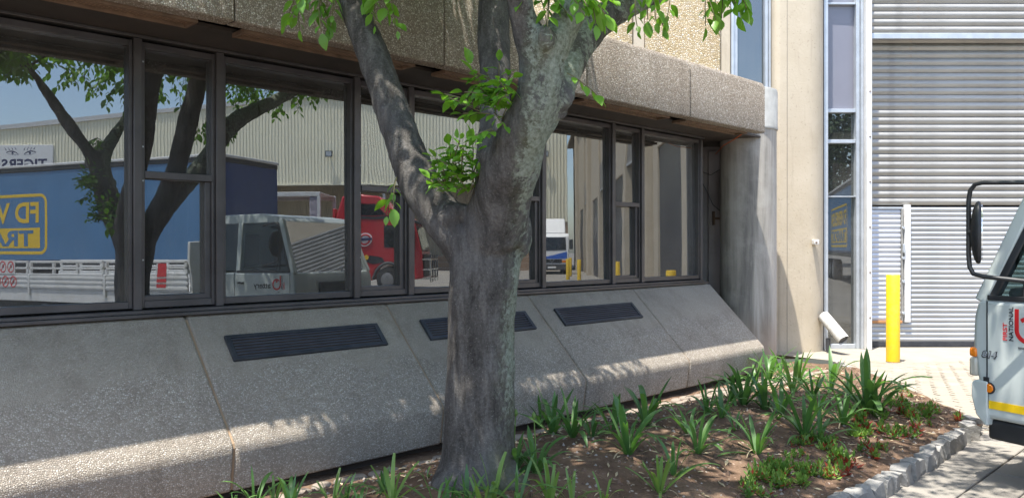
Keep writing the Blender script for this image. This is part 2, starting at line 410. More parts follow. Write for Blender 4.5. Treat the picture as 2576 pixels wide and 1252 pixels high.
# cobbled strip along the foot of the plinth
path = sheet('cobble_path', [[(-3+i*.25, o) for i in range(44)] for o in (-.62,-.45,-.3,-.15,0,.15,.3)], bed_z, MAT['soil'], .004)
tag(path, kind='structure')
MAT['cobble'] = plain('flat_grey_cobble', (.25,.21,.175), .9, var=.2, scale=6, bump=.004, bscale=60, spec=.2, dirt=(.17,.12,.08), dscale=3)
def cobble_mesh(seed):
    r = random.Random(seed); n = 8; b = MB(); top = []; mid = []
    for k in range(n):
        a = 2*math.pi*k/n; q = r.uniform(.85, 1.1)
        mid.append((.074*q*math.cos(a), .056*q*math.sin(a)))
    b.add([(x*.8, y*.8, .0) for x, y in mid]+[(x, y, -.012) for x, y in mid]+[(x, y, -.04) for x, y in mid],
          [tuple(range(n))]+[(i, n+i, n+(i+1) % n, (i+1) % n) for i in range(n)]+[(n+i, 2*n+i, 2*n+(i+1) % n, n+(i+1) % n) for i in range(n)])
    me = bpy.data.meshes.new('cobble'); me.from_pydata(b.v, [], b.f)
    bb = bmesh.new(); bb.from_mesh(me); bmesh.ops.recalc_face_normals(bb, faces=bb.faces); bb.to_mesh(me); bb.free()
    me.shade_smooth(); me.materials.append(MAT['cobble']); return me
COB = [cobble_mesh(i) for i in range(6)]
for k in range(5):
    for i in range(59):
        s = -.9+i*.148+(k % 2)*.074+kr.uniform(-.012, .012); o = -.56+k*.114+kr.uniform(-.01, .01)
        p = F(s, o); link_mesh('cobble', kr.choice(COB), path, (p.x, p.y, bed_z(p.x, p.y)+.022+kr.uniform(-.004, .004)), (kr.uniform(-.06, .06), kr.uniform(-.06, .06), ANG+kr.uniform(-.3, .3)))

# ------------------------------------------------------------------ the low office wing
off = empty('office_building', P0, ANG)
tag(off, 'low office wing with aggregate concrete fascia, dark ribbon windows and sloping concrete plinth', 'building')
JP = [-3.55, -1.775, .005, 1.755, 3.53, 5.33, 7.06]          # panel joints along the front
FASC = [(0, 3.06), (0, 3.645), (.035, 3.70), (.20, 3.765), (.34, 3.765), (.34, 3.45), (.14, 3.06)]
PLIN = [(.045, .0), (.004, .285), (.018, .325), (.80, 1.085), (.86, 1.10), (1.02, 1.10), (1.02, .0)]
for a, b_ in zip(JP[:-1], JP[1:]):
    last = b_ > 7
    MB().prism(FASC, a+.004, b_-(.004 if not last else 0), 'x').build('fascia_panel', MAT['fascia'], off, bevel=.012)
    MB().prism(PLIN, a+.008, b_-(.008 if not last else 0), 'x').build('plinth_panel', MAT['plinth'], off, bevel=.014)
    if not last:
        MB().prism([(p+.012, q) for p, q in FASC[:5]]+[(.3, 3.4), (.14, 3.07)], b_-.0035, b_+.0035, 'x').build('fascia_joint', MAT['dark_joint'], off)
        MB().prism([(.057, .01), (.018, .287), (.03, .318), (.808, 1.073), (.9, 1.08), (.9, .01)], b_-.0075, b_+.0075, 'x').build('plinth_joint', MAT['sealant'], off)
# footing behind the plinth, roof slab, soffit, room
MB().box(-14, .16, -.3, 6.95, 1.0, .0).build('footing', MAT['dark_joint'], off)
MB().prism([(-14, .345), (7.80, .345), (8.2, .76), (8.2, 6.0), (-14, 6.0)], 3.30, 3.44, 'z').build('roof_slab', MAT['dark_joint'], off)
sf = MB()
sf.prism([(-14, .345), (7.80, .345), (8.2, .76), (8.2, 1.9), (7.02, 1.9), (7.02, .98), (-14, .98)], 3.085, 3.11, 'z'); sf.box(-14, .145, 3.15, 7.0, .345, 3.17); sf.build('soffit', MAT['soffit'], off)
def grille_mat():
    t = NT('rusty_expanded_mesh')
    br = t.N('TexBrick'); br.inputs['Scale'].default_value = 1; br.offset = .5
    br.inputs['Brick Width'].default_value = .05; br.inputs['Row Height'].default_value = .018; br.inputs['Mortar Size'].default_value = .006
    br.inputs['Color1'].default_value = (.03,.02,.015,1); br.inputs['Color2'].default_value = (.06,.035,.02,1); br.inputs['Mortar'].default_value = (.24,.155,.095,1)
    t.l.new(t.co, br.inputs['Vector'])
    return t.done(br.outputs['Color'], .8, 0, t.bump(br.outputs['Fac'], .006))
MAT['grille'] = grille_mat()
for a, b_ in zip(JP[:-1], JP[1:]):
    x0, x1 = a+.13, b_-.18
    fr = MB(); y0, y1, z0, z1 = .15, .34, 3.045, 3.075
    fr.box(x0, y0, z0, x1, y0+.022, z1); fr.box(x0, y1-.022, z0, x1, y1, z1)
    fr.box(x0, y0+.022, z0, x0+.025, y1-.022, z1); fr.box(x1-.025, y0+.022, z0, x1, y1-.022, z1)
    g = fr.build('soffit_grille', MAT['rusty'], off, bevel=.003)
    MB().box(x0+.02, y0+.02, z1-.008, x1-.02, y1-.02, z1-.004).build('mesh_panel', MAT['grille'], g)
# ribbon windows
WZ0, WZ1 = 1.165, 3.045; GO = .93
NS = [-3.875, -2.09, -.307, 1.49, 3.275, 5.042]; NE = [-3.285, -1.50, .281, 2.07, 3.84, 5.62]; END = 6.93
MW = .030
def tilt(z): return (z-1.165)*math.tan(rad(.3))
def pane(x0, x1, z0, z1, mat, parent, yo=0.0, yaw=0.0):
    b = MB(); y = GO+yo
    c = (x0+x1)/2
    def yy(x, z): return y+tilt(z)+(x-c)*yaw
    vs = [(x, yy(x, z)+dy, z) for dy in (0, .006) for x, z in ((x0, z0), (x1, z0), (x1, z1), (x0, z1))]
    b.add(vs, [(0,1,2,3),(7,6,5,4),(0,4,5,1),(1,5,6,2),(2,6,7,3),(3,7,4,0)])
    return b.build('pane', mat, parent)
def win(x0, x1, narrow, seed):
    r = random.Random(seed); fr = MB(); y0, y1 = .875, .985
    t = .024
    fr.box(x0, y0+.01, WZ0, x0+t, y1, WZ1); fr.box(x1-t, y0+.01, WZ0, x1, y1, WZ1)
    fr.box(x0+t, y0+.01, WZ0, x1-t, y1, WZ0+.05); fr.box(x0+t, y0+.01, WZ1-.045, x1-t, y1, WZ1)
    if not narrow:
        # deep inner return on the far side
        o = fr.build('window', MAT['frame'], off, bevel=.003)
        pane(x0+t, x1-t, WZ0+.05, WZ1-.045, MAT['glass'], o, .0, r.uniform(-.0008, .0008))
    else:
        fr.box(x0+t, y0+.002, 2.085, x1-t, y1, 2.135)
        fr.box(x1-t-.045, y0+.03, WZ0+.05, x1-t, y1, 2.085)
        fr.box(x0+t, y0+.02, WZ0+.05, x1-t-.045, y1, WZ0+.085)
        o = fr.build('window', MAT['frame'], off, bevel=.003)
        pane(x0+t, x1-t, 2.135, WZ1-.045, MAT['glass_wavy'], o, 0, r.uniform(-.002, .002))
        pane(x0+t, x1-t-.045, WZ0+.085, 2.085, MAT['glass_wavy'], o, .02, r.uniform(-.002, .002))
        for zz in (1.5, 2.06, 2.3, 2.9): MB().box(x0+.006, y0+.006, zz, x0+.016, y0+.0105, zz+.010).build('screw', MAT['alu'], o)
prev = None
for i, (a, b_) in enumerate(zip(NS, NE)):
    win(a+MW, b_-MW, True, i)
    nx = NS[i+1] if i+1 < len(NS) else END
    win(b_+MW, nx-(MW if i+1 < len(NS) else 0), False, 50+i)
    MB().box(a-MW+.001, .86, WZ0-.01, a+MW-.001, .99, WZ1+.015).build('mullion', MAT['frame'], off, bevel=.004)
    MB().box(b_-MW+.001, .86, WZ0-.01, b_+MW-.001, .99, WZ1+.015).build('mullion', MAT['frame'], off, bevel=.004)
MB().box(-3.9, .845, WZ1+.016, 7.0, .985, 3.084).build('window_head', MAT['frame'], off, bevel=.004)
MB().box(-3.9, .815, 1.128, END+.02, .99, 1.153).build('window_sill', MAT['frame'], off, bevel=.004)
MB().box(-3.9, .79, 1.102, END+.07, .99, 1.1275).build('sill_flashing', MAT['frame'], off, bevel=.004)
MB().box(END+.001, .87, 1.154, END+.06, 1.0, 3.04).build('end_post', MAT['frame'], off, bevel=.004)
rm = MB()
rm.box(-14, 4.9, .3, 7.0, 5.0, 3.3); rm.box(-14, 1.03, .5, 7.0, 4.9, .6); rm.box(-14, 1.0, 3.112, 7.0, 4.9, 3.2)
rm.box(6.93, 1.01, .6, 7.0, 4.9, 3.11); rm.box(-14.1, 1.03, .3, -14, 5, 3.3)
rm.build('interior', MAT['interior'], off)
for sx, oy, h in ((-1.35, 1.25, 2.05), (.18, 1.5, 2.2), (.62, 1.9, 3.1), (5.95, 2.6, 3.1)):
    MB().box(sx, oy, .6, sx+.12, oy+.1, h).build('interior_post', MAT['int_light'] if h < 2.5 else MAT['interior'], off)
# louvred vents set into the sloping panels
VN = Vector((0, -.697, .717)); VU = Vector((0, .717, .697)); VX = Vector((1, 0, 0))
for x0, x1 in ((.213, 1.538), (1.992, 3.32), (3.75, 5.088)):
    org = Vector((0, .484, .7785)); M4 = frame4(VX, VU, VN, org)
    L = .232; fw = .026
    fr = MB()
    fr.box(x0, 0, -.03, x1, fw, .022, M4); fr.box(x0, L-fw, -.03, x1, L, .022, M4)
    fr.box(x0, fw, -.03, x0+.04, L-fw, .022, M4); fr.box(x1-.04, fw, -.03, x1, L-fw, .022, M4)
    v = fr.build('vent', MAT['vent'], off, bevel=.003)
    MB().box(x0+.03, .01, .0005, x1-.03, L-.01, .003, M4).build('vent_back', MAT['dark_joint'], v)
    n = 7
    for k in range(n):
        yy = fw+.008+k*(L-2*fw-.01)/(n-1)*.96
        Mk = M4 @ Matrix.Translation((0, yy, .012)) @ Matrix.Rotation(rad(-28), 4, 'X')
        MB().box(x0+.042, -.011, -.002, x1-.042, .011, .002, Mk).build('slat', MAT['slat'], v)

# ------------------------------------------------------------------ the tall building with the roller shutters
tall = empty('depot_building', (4.0, 12.0, 0))
tag(tall, 'tall cream depot building with rounded columns and grey roller shutters', 'building')
T0 = Vector((4.0, 12.0, 0))
def tb(mb, name, mat, parent=None, **k):
    mb.v = [(x-T0.x, y-T0.y, z) for x, y, z in mb.v] if parent is None or parent is tall else [(x-T0.x, y-T0.y, z) for x, y, z in mb.v]
    return mb.build(name, mat, parent or tall, **k)
# roughcast panels above the canopy
for a, b_ in ((-3.2, -1.3), (-1.28, .55), (.57, 1.86), (2.05, 3.215)):
    tb(MB().box(a, 11.90, 3.0, b_, 12.15, 9.5), 'roughcast_panel', MAT['roughcast'], bevel=.02)
for a, b_ in ((1.865, 2.045), (3.22, 3.37)):
    tb(MB().box(a, 11.93, 3.0, b_, 12.15, 9.5), 'wall_strip', MAT['cream'], bevel=.01)
tb(MB().box(2.0, 11.945, 3.0, 2.03, 11.975, 9.5), 'downpipe', MAT['white_metal'])
# upper slit window
fr = MB()
for a, b_, y in ((3.375, 3.42, 11.90), (3.425, 3.48, 11.93), (3.895, 3.94, 11.90), (3.945, 3.975, 11.87)): fr.box(a, y, 3.0, b_, 12.1, 9.5)
uw = tb(fr, 'slit_window', MAT['alu'], bevel=.004)
tb(MB().box(3.482, 11.985, 3.0, 3.893, 11.99, 9.5), 'pane', MAT['strip_glass'], uw)
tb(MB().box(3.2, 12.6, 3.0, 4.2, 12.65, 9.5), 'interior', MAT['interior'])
# wall in the recess behind the grey column
tb(MB().box(2.2, 11.55, -.1, 3.55, 11.88, 3.3), 'recess_wall', MAT['recess'])
dr = tb(MB().box(2.92, 11.50, .0, 3.25, 11.548, 3.02).box(3.27, 11.50, .0, 3.5, 11.548, 2.95), 'recess_door', MAT['recess'], bevel=.006)
hd = MB(); hd.box(2.975, 11.44, 1.92, 3.005, 11.50, 2.12); hd.box(3.005, 11.45, 2.0, 3.25, 11.48, 2.035)
tb(hd, 'bar_handle', MAT['rusty'], dr, bevel=.003)
tb(MB().box(3.14, 11.46, 2.1, 3.175, 11.5, 2.75), 'door_bolt', MAT['vent'], dr)
tb(MB().tube([(2.80, 11.49, 2.72), (2.95, 11.48, 2.66), (3.1, 11.47, 2.75), (3.2, 11.47, 2.85)], .006, 6), 'cable', MAT['vent'], dr)
tb(MB().tube([(2.80, 11.49, 2.6), (2.90, 11.48, 2.4), (2.98, 11.47, 2.22), (3.12, 11.47, 2.1)], .006, 6), 'cable', MAT['vent'], dr)
oc = MB().tube([at(1866, 338, 10.25), at(1845, 352, 10.35), at(1820, 366, 10.6), at(1800, 388, 11.3)], .006, 6)
tb(oc, 'orange_cable', plain('orange_cable', (.55,.12,.02), .5), dr)
# rounded columns, strip windows and shutters repeat along the front
def round_pier(x0, x1, yf, yb, r, z0, z1):
    pr = []
    for k in range(9): a = math.pi+math.pi/2*k/8; pr.append((x0+.10+.10*math.cos(a), yf+.10+.10*math.sin(a)))
    for k in range(13): a = 1.5*math.pi+math.pi/2*k/12; pr.append((x1-r+r*math.cos(a), yf+r+r*math.sin(a)))
    pr += [(x1, yb), (x0, yb)]
    return MB().prism(pr, z0, z1, 'z')
def slat_mesh(pitch, length, mat, depth=.027):
    pr = [(-.004, 0)]+[(-.004-depth*math.sin(math.pi*t)**.8, pitch*(.06+.86*t)) for t in (.1, .25, .4, .55, .7, .85)]+[(-.004, pitch*.95), (.012, pitch*.95), (.012, 0)]
    b = MB().prism(pr, 0, length, 'x'); me = bpy.data.meshes.new('slat'); me.from_pydata(b.v, [], b.f)
    bb = bmesh.new(); bb.from_mesh(me); bmesh.ops.recalc_face_normals(bb, faces=bb.faces); bb.to_mesh(me); bb.free()
    me.shade_smooth(); me.set_sharp_from_angle(angle=rad(50)); me.materials.append(mat); return me
BAY = 11.8; MAT['shutter_pale'] = shutter('pale_wicket_slats', (.50,.52,.56), .2)
SH_UP = slat_mesh(.117, 4.95, MAT['shutter']); SH_LO = slat_mesh(.0765, 4.32, MAT['shutter_new'], .017); SH_WK = slat_mesh(.0765, .58, MAT['shutter_pale'], .011)
for k in range(5):
    dx = BAY*k; near = k == 0
    tb(round_pier(3.985+dx, 4.83+dx, 11.72, 12.6, .36, -.1, 11.0), 'pier', MAT['cream'], smooth=True)
    if near: tb(MB().box(3.57, 11.735, -.1, 4.08, 11.86, 3.35), 'wall_strip', MAT['cream'])
    # strip window
    fr = MB()
    fr.box(4.84+dx, 12.0, 0, 4.905+dx, 12.3, 9.0); fr.box(5.385+dx, 12.1, 0.0, 5.44+dx, 12.3, 9.0); fr.box(5.445+dx, 12.06, 0, 5.485+dx, 12.3, 9.0)
    for z0, z1 in ((0.0, .07), (2.375, 2.39), (3.22, 3.275), (3.70, 3.755), (5.39, 5.42)): fr.box(4.906+dx, 12.12, z0, 5.384+dx, 12.26, z1)
    sw = tb(fr, 'strip_window', MAT['alu'], bevel=.003)
    for z0, z1, m in ((.07, 2.375, 'strip_glass'), (2.39, 3.22, 'strip_glass'), (3.275, 3.70, 'strip_glass'), (3.755, 5.39, 'spandrel'), (5.42, 9.0, 'spandrel')):
        pb = MB().box(4.906+dx, 12.19, z0, 5.384+dx, 12.196, z1); pb.v = [(x, y+(x-5.145-dx)*.0118, z) for x, y, z in pb.v]; tb(pb, 'pane', MAT[m], sw)
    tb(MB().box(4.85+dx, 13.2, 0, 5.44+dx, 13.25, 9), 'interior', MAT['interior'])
    jb = tb(MB().box(5.49+dx, 11.98, 0, 5.58+dx, 12.5, 11.0), 'white_jamb', MAT['white_metal'], bevel=.008)
    if near:
        for zz in (.5, 1.2, 1.9, 2.6, 3.3, 4.0): tb(MB().cyl((5.545, 11.984, zz), (5.545, 11.974, zz), .012, seg=10), 'bolt', MAT['rusty'], jb)
    sd = empty('roller_shutter'); sd.parent = tall; sd.location = (5.585+dx-T0.x, 12.33-T0.y, 0)
    tag(sd, 'wide shutter of weathered grey slats with a small wicket door' if near else None)
    nU = int((4.95-2.26)/.117)+1
    if near:
        for i in range(nU): link_mesh('slat', SH_UP, sd, (0, 0, 2.262+i*.117))
        for i in range(28):
            z = .09+i*.0765
            if z < .42: 
                o = link_mesh('slat', SH_LO, sd, (0, 0, z)); o.scale.x = 4.95/4.32
            else: link_mesh('slat', SH_LO, sd, (.63, 0, z))
    else:
        b = MB()
        for me_, n_, z0, p in ((SH_UP, nU, 2.262, .117), (SH_UP, 18, .1, .117)):
            for i in range(n_): b.add([(v.co.x, v.co.y, v.co.z+z0+i*p) for v in me_.vertices], [tuple(f.vertices) for f in me_.polygons])
        tag(b.build('slat_curtain', MAT['shutter'], sd), kind='stuff')
    MB().box(0, -.02, .01, 4.95, .02, .085).build('bottom_bar', MAT['vent'], sd, bevel=.004)
    # upper shutter hanging in front
    us = empty('upper_shutter'); us.parent = tall; us.location = (5.585+dx-T0.x, 12.10-T0.y, 0)
    if near:
        for i in range(12): link_mesh('slat', SH_UP, us, (0, 0, 4.93+i*.117))
    else:
        b = MB()
        for i in range(12): b.add([(v.co.x, v.co.y, v.co.z+4.93+i*.117) for v in SH_UP.vertices], [tuple(f.vertices) for f in SH_UP.polygons])
        tag(b.build('slat_curtain', MAT['shutter'], us), kind='stuff')
    MB().box(0, -.03, 4.84, 4.95, .03, 4.928).build('bottom_bar', MAT['alu'], us, bevel=.006)
    tb(MB().box(5.585+dx, 12.12, 6.35, 10.6+dx, 12.6, 11), 'wall_panel', MAT['cream'])
    x1_ = 15.78+dx if k < 4 else 11.4+dx
    if k < 4:
        tb(MB().box(10.54+dx, 12.0, -.1, 11.3+dx, 12.6, 11), 'wall_panel', MAT['cream'], bevel=.02)
        tb(MB().box(11.3+dx, 12.0, 4.6, 14.9+dx, 12.6, 11), 'wall_panel', MAT['cream'], bevel=.02)
        tb(MB().box(14.9+dx, 12.0, -.1, x1_, 12.6, 11), 'wall_panel', MAT['cream'], bevel=.02)
        tb(MB().box(11.3+dx, 12.06, -.1, 14.9+dx, 12.2, 4.6), 'dock_bay_shade', MAT['vent'])  # flush dark sheet that paints the shadow of an open loading bay
    else: tb(MB().box(10.54+dx, 12.0, -.1, x1_, 12.6, 11), 'wall_panel', MAT['cream'], bevel=.02)
    tb(MB().box(4.83+dx, 12.32, 9.0, 5.49+dx, 12.6, 11), 'wall_panel', MAT['cream'])
    if near:
        wk = empty('wicket_door'); wk.parent = tall; wk.location = (5.60-T0.x, 12.315-T0.y, 0)
        for i in range(23): link_mesh('slat', SH_WK, wk, (.0, 0, .43+i*.0765))
        MB().box(-.012, -.035, .385, .60, .012, .425).build('rusty_threshold', MAT['rust_trim'], wk, bevel=.003)
        MB().box(-.012, -.03, 2.195, .60, .012, 2.23).build('head_rail', MAT['alu'], wk, bevel=.003)
        MB().box(.585, -.034, .426, .612, .012, 2.194).build('edge_rail', MAT['shutter'], wk, bevel=.003)
        MB().box(.628, -.05, .40, .725, .012, 2.26).build('door_post', MAT['white_metal'], wk, bevel=.006)
        for zz in (.55, 1.05, 1.42, 1.9): MB().cyl((.606, -.036, zz), (.606, -.062, zz), .022, seg=12).build('hinge', MAT['alu'], wk, smooth=True)
        MB().box(.595, -.075, 1.50, .625, -.036, 1.64).build('lock_plate', MAT['alu'], wk, bevel=.005)
tb(MB().box(-3.2, 12.16, 3.0, 4.9, 20, 11.0), 'rear_wall', MAT['cream'])
tb(MB().box(4.0, 13.3, 0, 63, 20, 11.0), 'rear_wall', MAT['cream'])
tb(MB().box(-3.4, 11.7, 11.02, 63.2, 20.2, 11.3), 'roof_coping', MAT['cream'])
# pier joints: thin grout lines on the near pier
tb(MB().box(4.165, 11.716, 0, 4.172, 11.722, 11), 'pier_joint', MAT['slab'])
# grey concrete column at the corner of the wing
MAT['capital'] = plain('pale_grey_render', (.40,.40,.375), .85, var=.12, dirt=(.25,.24,.22), dscale=5, bump=.003)
cc = empty('concrete_column', (3.34, 10.95, 0))
tag(cc, 'round grey streaked concrete column under the end of the fascia', 'column')
MB().lathe([(.385, -.15), (.385, 3.22)], 48).build('shaft', MAT['column'], cc, smooth=True)
MB().lathe([(.40, 3.221), (.405, 3.24), (.40, 3.26), (.40, 3.74), (.39, 3.78), (.36, 3.79)], 48).build('capital', MAT['capital'], cc, smooth=True)
# alarm box and spout on the near pier
ab = empty('alarm_box', (4.58, 11.70, 1.66)); tag(ab, 'small white box fixed to the cream pier beside the strip window', 'junction box')
MB().box(-.035, -.06, -.03, .045, .03, .045).build('case', MAT['white_metal'], ab, bevel=.008)
MB().cyl((.0, -.06, .0), (.0, -.067, .0), .014, seg=12).build('sensor', MAT['rusty'], ab)
sp = empty('drain_spout', (4.80, 11.62, .22)); tag(sp, 'scuffed white pipe spout sticking out at the foot of the cream pier', 'pipe')
m = MB(); pr = []
p0_, p1_ = Vector((-.06, .16, .33)), Vector((.10, -.20, .0))
ax = (p1_-p0_).normalized()
m.tube([p0_, p1_], [.088, .088], 28, cap=False); m.tube([p1_, p0_], [.080, .080], 28, cap=False)
seg = 28
m.build('pipe', MAT['pvc'], sp, smooth=True, fix=False)
MB().tube([p1_-ax*.025, p1_-ax*.022], .081, 28).build('bore_shade_disc', MAT['vent'], sp)  # dark disc paints in the shade inside the pipe mouth
MB().tube([p1_-ax*.012, p1_], [.0885, .0885], 28, cap=False).build('rim', MAT['pvc'], sp, smooth=True, fix=False)
MB().cyl((-.03, .05, -.2), (-.03, .05, -.0), .035, seg=16).build('drain_cap', MAT['vent'], sp)
# bollards
def bollard(x, y, z0, label, group=None, h=1.215):
    b = empty('bollard', (x, y, z0)); tag(b, label, 'bollard', group)
    MB().lathe([(.088, -.12), (.088, h-.012), (.080, h-.002), (.0005, h)], 32).build('post', MAT['yellow'], b, smooth=True)
    MB().lathe([(.0895, .0), (.0895, .018), (.0885, .022)], 32).build('rust_ring', MAT['rusty'], b, smooth=True)
bollard(5.25, 10.66, road_z(5.25, 10.66), 'single yellow steel bollard standing in front of the wicket door')
for bx, by in ((18.6, 11.3), (26.0, 10.4), (32.0, 10.2), (37.5, 10.6)):
    bollard(bx, by, road_z(bx, by), 'yellow bollard in the row farther along the shuttered depot front, mirrored in the office windows', 'bollards along the depot front', 1.1)
# round drain lid between bed and forecourt
ml = empty('drain_cover', (4.28, 9.62, road_z(4.28, 9.62)+.012)); tag(ml, 'pale round concrete drain lid at the edge of the planting bed', 'drain cover')
MB().lathe([(.22, -.03), (.22, .01), (.205, .018), (.0005, .018)], 28).build('lid', MAT['slab'], ml, smooth=True)
MB().lathe([(.255, -.03), (.255, .004), (.228, .006), (.226, -.02)], 28).build('ring', MAT['road'], ml, smooth=True)

# ------------------------------------------------------------------ the tree
TB = at(1212, 1200, 4.16)
tree = empty('tree', (TB.x, TB.y, bed_z(TB.x, TB.y)))
tag(tree, 'grey forked tree with lichen on its trunk, growing in the soil bed', 'tree')
TO = Vector(tree.location)
def bark():
    t = NT('grey_bark_with_lichen')
    n1 = t.noise(1, 9, .7, co=t.scaled(14, 14, 3.2), dist=.3)
    fine = t.noise(70, 6, .75)
    col = t.ramp(t.math('ADD', t.math('MULTIPLY', n1, .65), t.math('MULTIPLY', fine, .35)), [(.36, (.03,.027,.024)), (.5, (.088,.081,.073)), (.62, (.165,.155,.142))])
    col = t.mix(t.math('MULTIPLY', t.ramp(t.noise(1.7, 4, .55), [(.48, 0), (.68, 1)]), .5), col, (.135,.135,.138))
    sp = t.N('SeparateXYZ'); t.l.new(t.co, sp.inputs[0])
    # lichen grows on the side that faces the yard, in streaks
    side = t.ramp(t.math('ADD', sp.outputs[0], t.math('MULTIPLY', sp.outputs[2], -.09)), [(-.06, 0), (.09, 1)])
    hi = t.ramp(sp.outputs[2], [(.2, .1), (.75, 1)])
    streak = t.ramp(t.noise(1, 5, .6, co=t.scaled(5, 5, 1.3), dist=.5), [(.38, 0), (.54, 1)])
    band = t.math('MULTIPLY', t.math('MULTIPLY', side, hi), streak)
    m1 = t.math('MULTIPLY', t.ramp(t.math('ADD', t.noise(34, 8, .75), t.math('MULTIPLY', band, .22)), [(.55, 0), (.64, 1)]), t.ramp(band, [(.05, 0), (.5, 1)]))
    pat = t.math('MULTIPLY', t.ramp(t.noise(9, 8, .7, dist=.8), [(.565, 0), (.59, 1)]), t.math('MULTIPLY', side, hi))
    lich = t.ramp(t.noise(55, 4, .6), [(.35, (.16,.185,.13)), (.65, (.36,.40,.33))])
    green = t.math('MULTIPLY', t.math('MULTIPLY', t.ramp(t.noise(3.1, 6, .65), [(.45, 0), (.65, 1)]), side), .55)
    col = t.mix(green, col, (.125,.135,.055))
    col = t.mix(t.math('MULTIPLY', m1, .8), col, lich)
    col = t.mix(t.math('MULTIPLY', pat, .75), col, lich)
    spk = t.math('MULTIPLY', t.ramp(t.noise(120, 2, .5), [(.64, 0), (.70, 1)]), .5)
    col = t.mix(spk, col, (.27,.255,.225))
    nr = t.bump(n1, .032, .9, t.bump(fine, .012, 1.0))
    return t.done(col, .88, 0, nr, .2)
MAT['bark'] = bark()
def limb_pts(px):                       # (x, y, radius in photo pixels, depth)
    return [(at(x, y, Y), r*Y/FPX) for x, y, r, Y in px]
LIMBS = {
 'trunk': [(1200,1290,150,4.16),(1202,1225,122,4.16),(1206,1170,100,4.16),(1208,1080,90,4.16),(1208,950,86,4.16),(1211,820,84,4.16),(1217,720,86,4.16),(1222,640,92,4.17),(1222,580,92,4.18)],
 'left':  [(1195,630,70,4.17),(1130,565,60,4.2),(1070,490,52,4.26),(1033,410,49,4.34),(1004,330,45,4.43),(975,235,45,4.52),(938,140,40,4.62),(905,55,38,4.7),(880,-20,37,4.78),(845,-130,33,4.95),(790,-260,28,5.15),(700,-380,20,5.4)],
 'middle':[(1235,570,62,4.25),(1240,480,50,4.38),(1244,380,43,4.5),(1245,280,41,4.58),(1244,180,40,4.65),(1242,80,40,4.72),(1241,0,39,4.78),(1240,-140,37,4.9),(1225,-300,28,5.1),(1200,-430,18,5.3)],
 'right': [(1244,590,80,4.10),(1262,500,76,3.98),(1287,420,71,3.86),(1322,330,64,3.76),(1352,250,59,3.69),(1362,180,59,3.65),(1366,110,61,3.62),(1372,70,62,3.60)],
 'rfork_a':[(1344,120,46,3.61),(1318,50,35,3.56),(1302,-20,34,3.50),(1275,-120,39,3.41),(1250,-260,35,3.30),(1220,-420,28,3.18),(1190,-600,16,3.05)],
 'rfork_b':[(1390,120,48,3.62),(1425,55,40,3.62),(1462,0,34,3.63),(1515,-70,30,3.66),(1600,-180,25,3.7),(1700,-300,17,3.75)],
 'back':  [(1250,560,48,4.28),(1285,455,38,4.42),(1330,360,37,4.55),(1382,275,37,4.66),(1424,190,38,4.77),(1462,105,40,4.88),(1510,52,38,4.97),(1570,18,33,5.05),(1640,-12,30,5.15),(1740,-60,26,5.3),(1880,-140,21,5.5),(2050,-260,14,5.7)],
}
def smooth_path(pts, sub=4):
    out = []
    n = len(pts)
    for i in range(n-1):
        p = [pts[max(0, i-1)], pts[i], pts[i+1], pts[min(n-1, i+2)]]
        for k in range(sub):
            t = k/sub
            def cr(a, b, c, d): return .5*(2*b+(c-a)*t+(2*a-5*b+4*c-d)*t*t+(3*b-a-3*c+d)*t**3)
            out.append((Vector([cr(*[q[0][j] for q in p]) for j in range(3)]), cr(*[q[1] for q in p])))
    out.append(pts[-1]); return out
def blob(b, c, r, sq=(1, 1, 1)):
    prof = [(max(.0005, math.sin(math.pi*k/10)), -math.cos(math.pi*k/10)) for k in range(11)]
    b.lathe(prof, 14, Matrix.Translation(c) @ Matrix.Diagonal((r*sq[0], r*sq[1], r*sq[2], 1)))
tm = MB(); LP = {}
for nm, px in LIMBS.items():
    pts = smooth_path(limb_pts(px)); LP[nm] = pts
    tm.tube([p for p, r in pts], [r for p, r in pts], 18)
for x, y, r, Y, sq in ((1422,240,24,3.70,(1,1,1.6)),(1408,285,20,3.75,(1,1,1.2)),(1222,392,22,3.86,(1.1,1,1)),(1312,590,30,4.12,(1,1,2.0)),(1372,98,30,3.5,(1,.8,1.3)),(1245,420,26,3.9,(1,1,1.4)),
                       (1135,545,42,4.12,(1,1,.8)),(1165,1215,60,4.05,(1.4,1.2,.7)),(1110,1225,42,4.22,(1.6,1.2,.6)),(1275,1215,48,4.08,(1.3,1.2,.6)),(1150,530,30,4.08,(1,1,.7))):
    p = at(x, y, Y); blob(tm, p, r*Y/FPX, sq)
me = bpy.data.meshes.new('trunk'); me.from_pydata([(Vector(v)-TO)[:] for v in tm.v], [], tm.f)
bb = bmesh.new(); bb.from_mesh(me); bmesh.ops.recalc_face_normals(bb, faces=bb.faces); bb.to_mesh(me); bb.free()
tmp = bpy.data.objects.new('tmp', me); COL.objects.link(tmp)
rmod = tmp.modifiers.new('r', 'REMESH'); rmod.mode = 'VOXEL'; rmod.voxel_size = .017
smod = tmp.modifiers.new('s', 'SMOOTH'); smod.factor = .5; smod.iterations = 6
me2 = bpy.data.meshes.new_from_object(tmp.evaluated_get(bpy.context.evaluated_depsgraph_get()))
bpy.data.objects.remove(tmp)
nv = len(me2.vertices); co = np.empty(nv*3); no = np.empty(nv*3); me2.vertices.foreach_get('co', co); me2.vertices.foreach_get('normal', no)
co = co.reshape(-1, 3); no = no.reshape(-1, 3)
dsp = np.array([.012*noise.noise(Vector((c[0]*7, c[1]*7, c[2]*2.6)))+.006*noise.noise(Vector((c[0]*19, c[1]*19, c[2]*9+5)))+.003*noise.noise(Vector((c[0]*45, c[1]*45, c[2]*30))) for c in co])
co += no*dsp[:, None]; me2.vertices.foreach_set('co', co.ravel()); me2.name = 'trunk'
me2.materials.clear(); me2.materials.append(MAT['bark']); me2.shade_smooth()
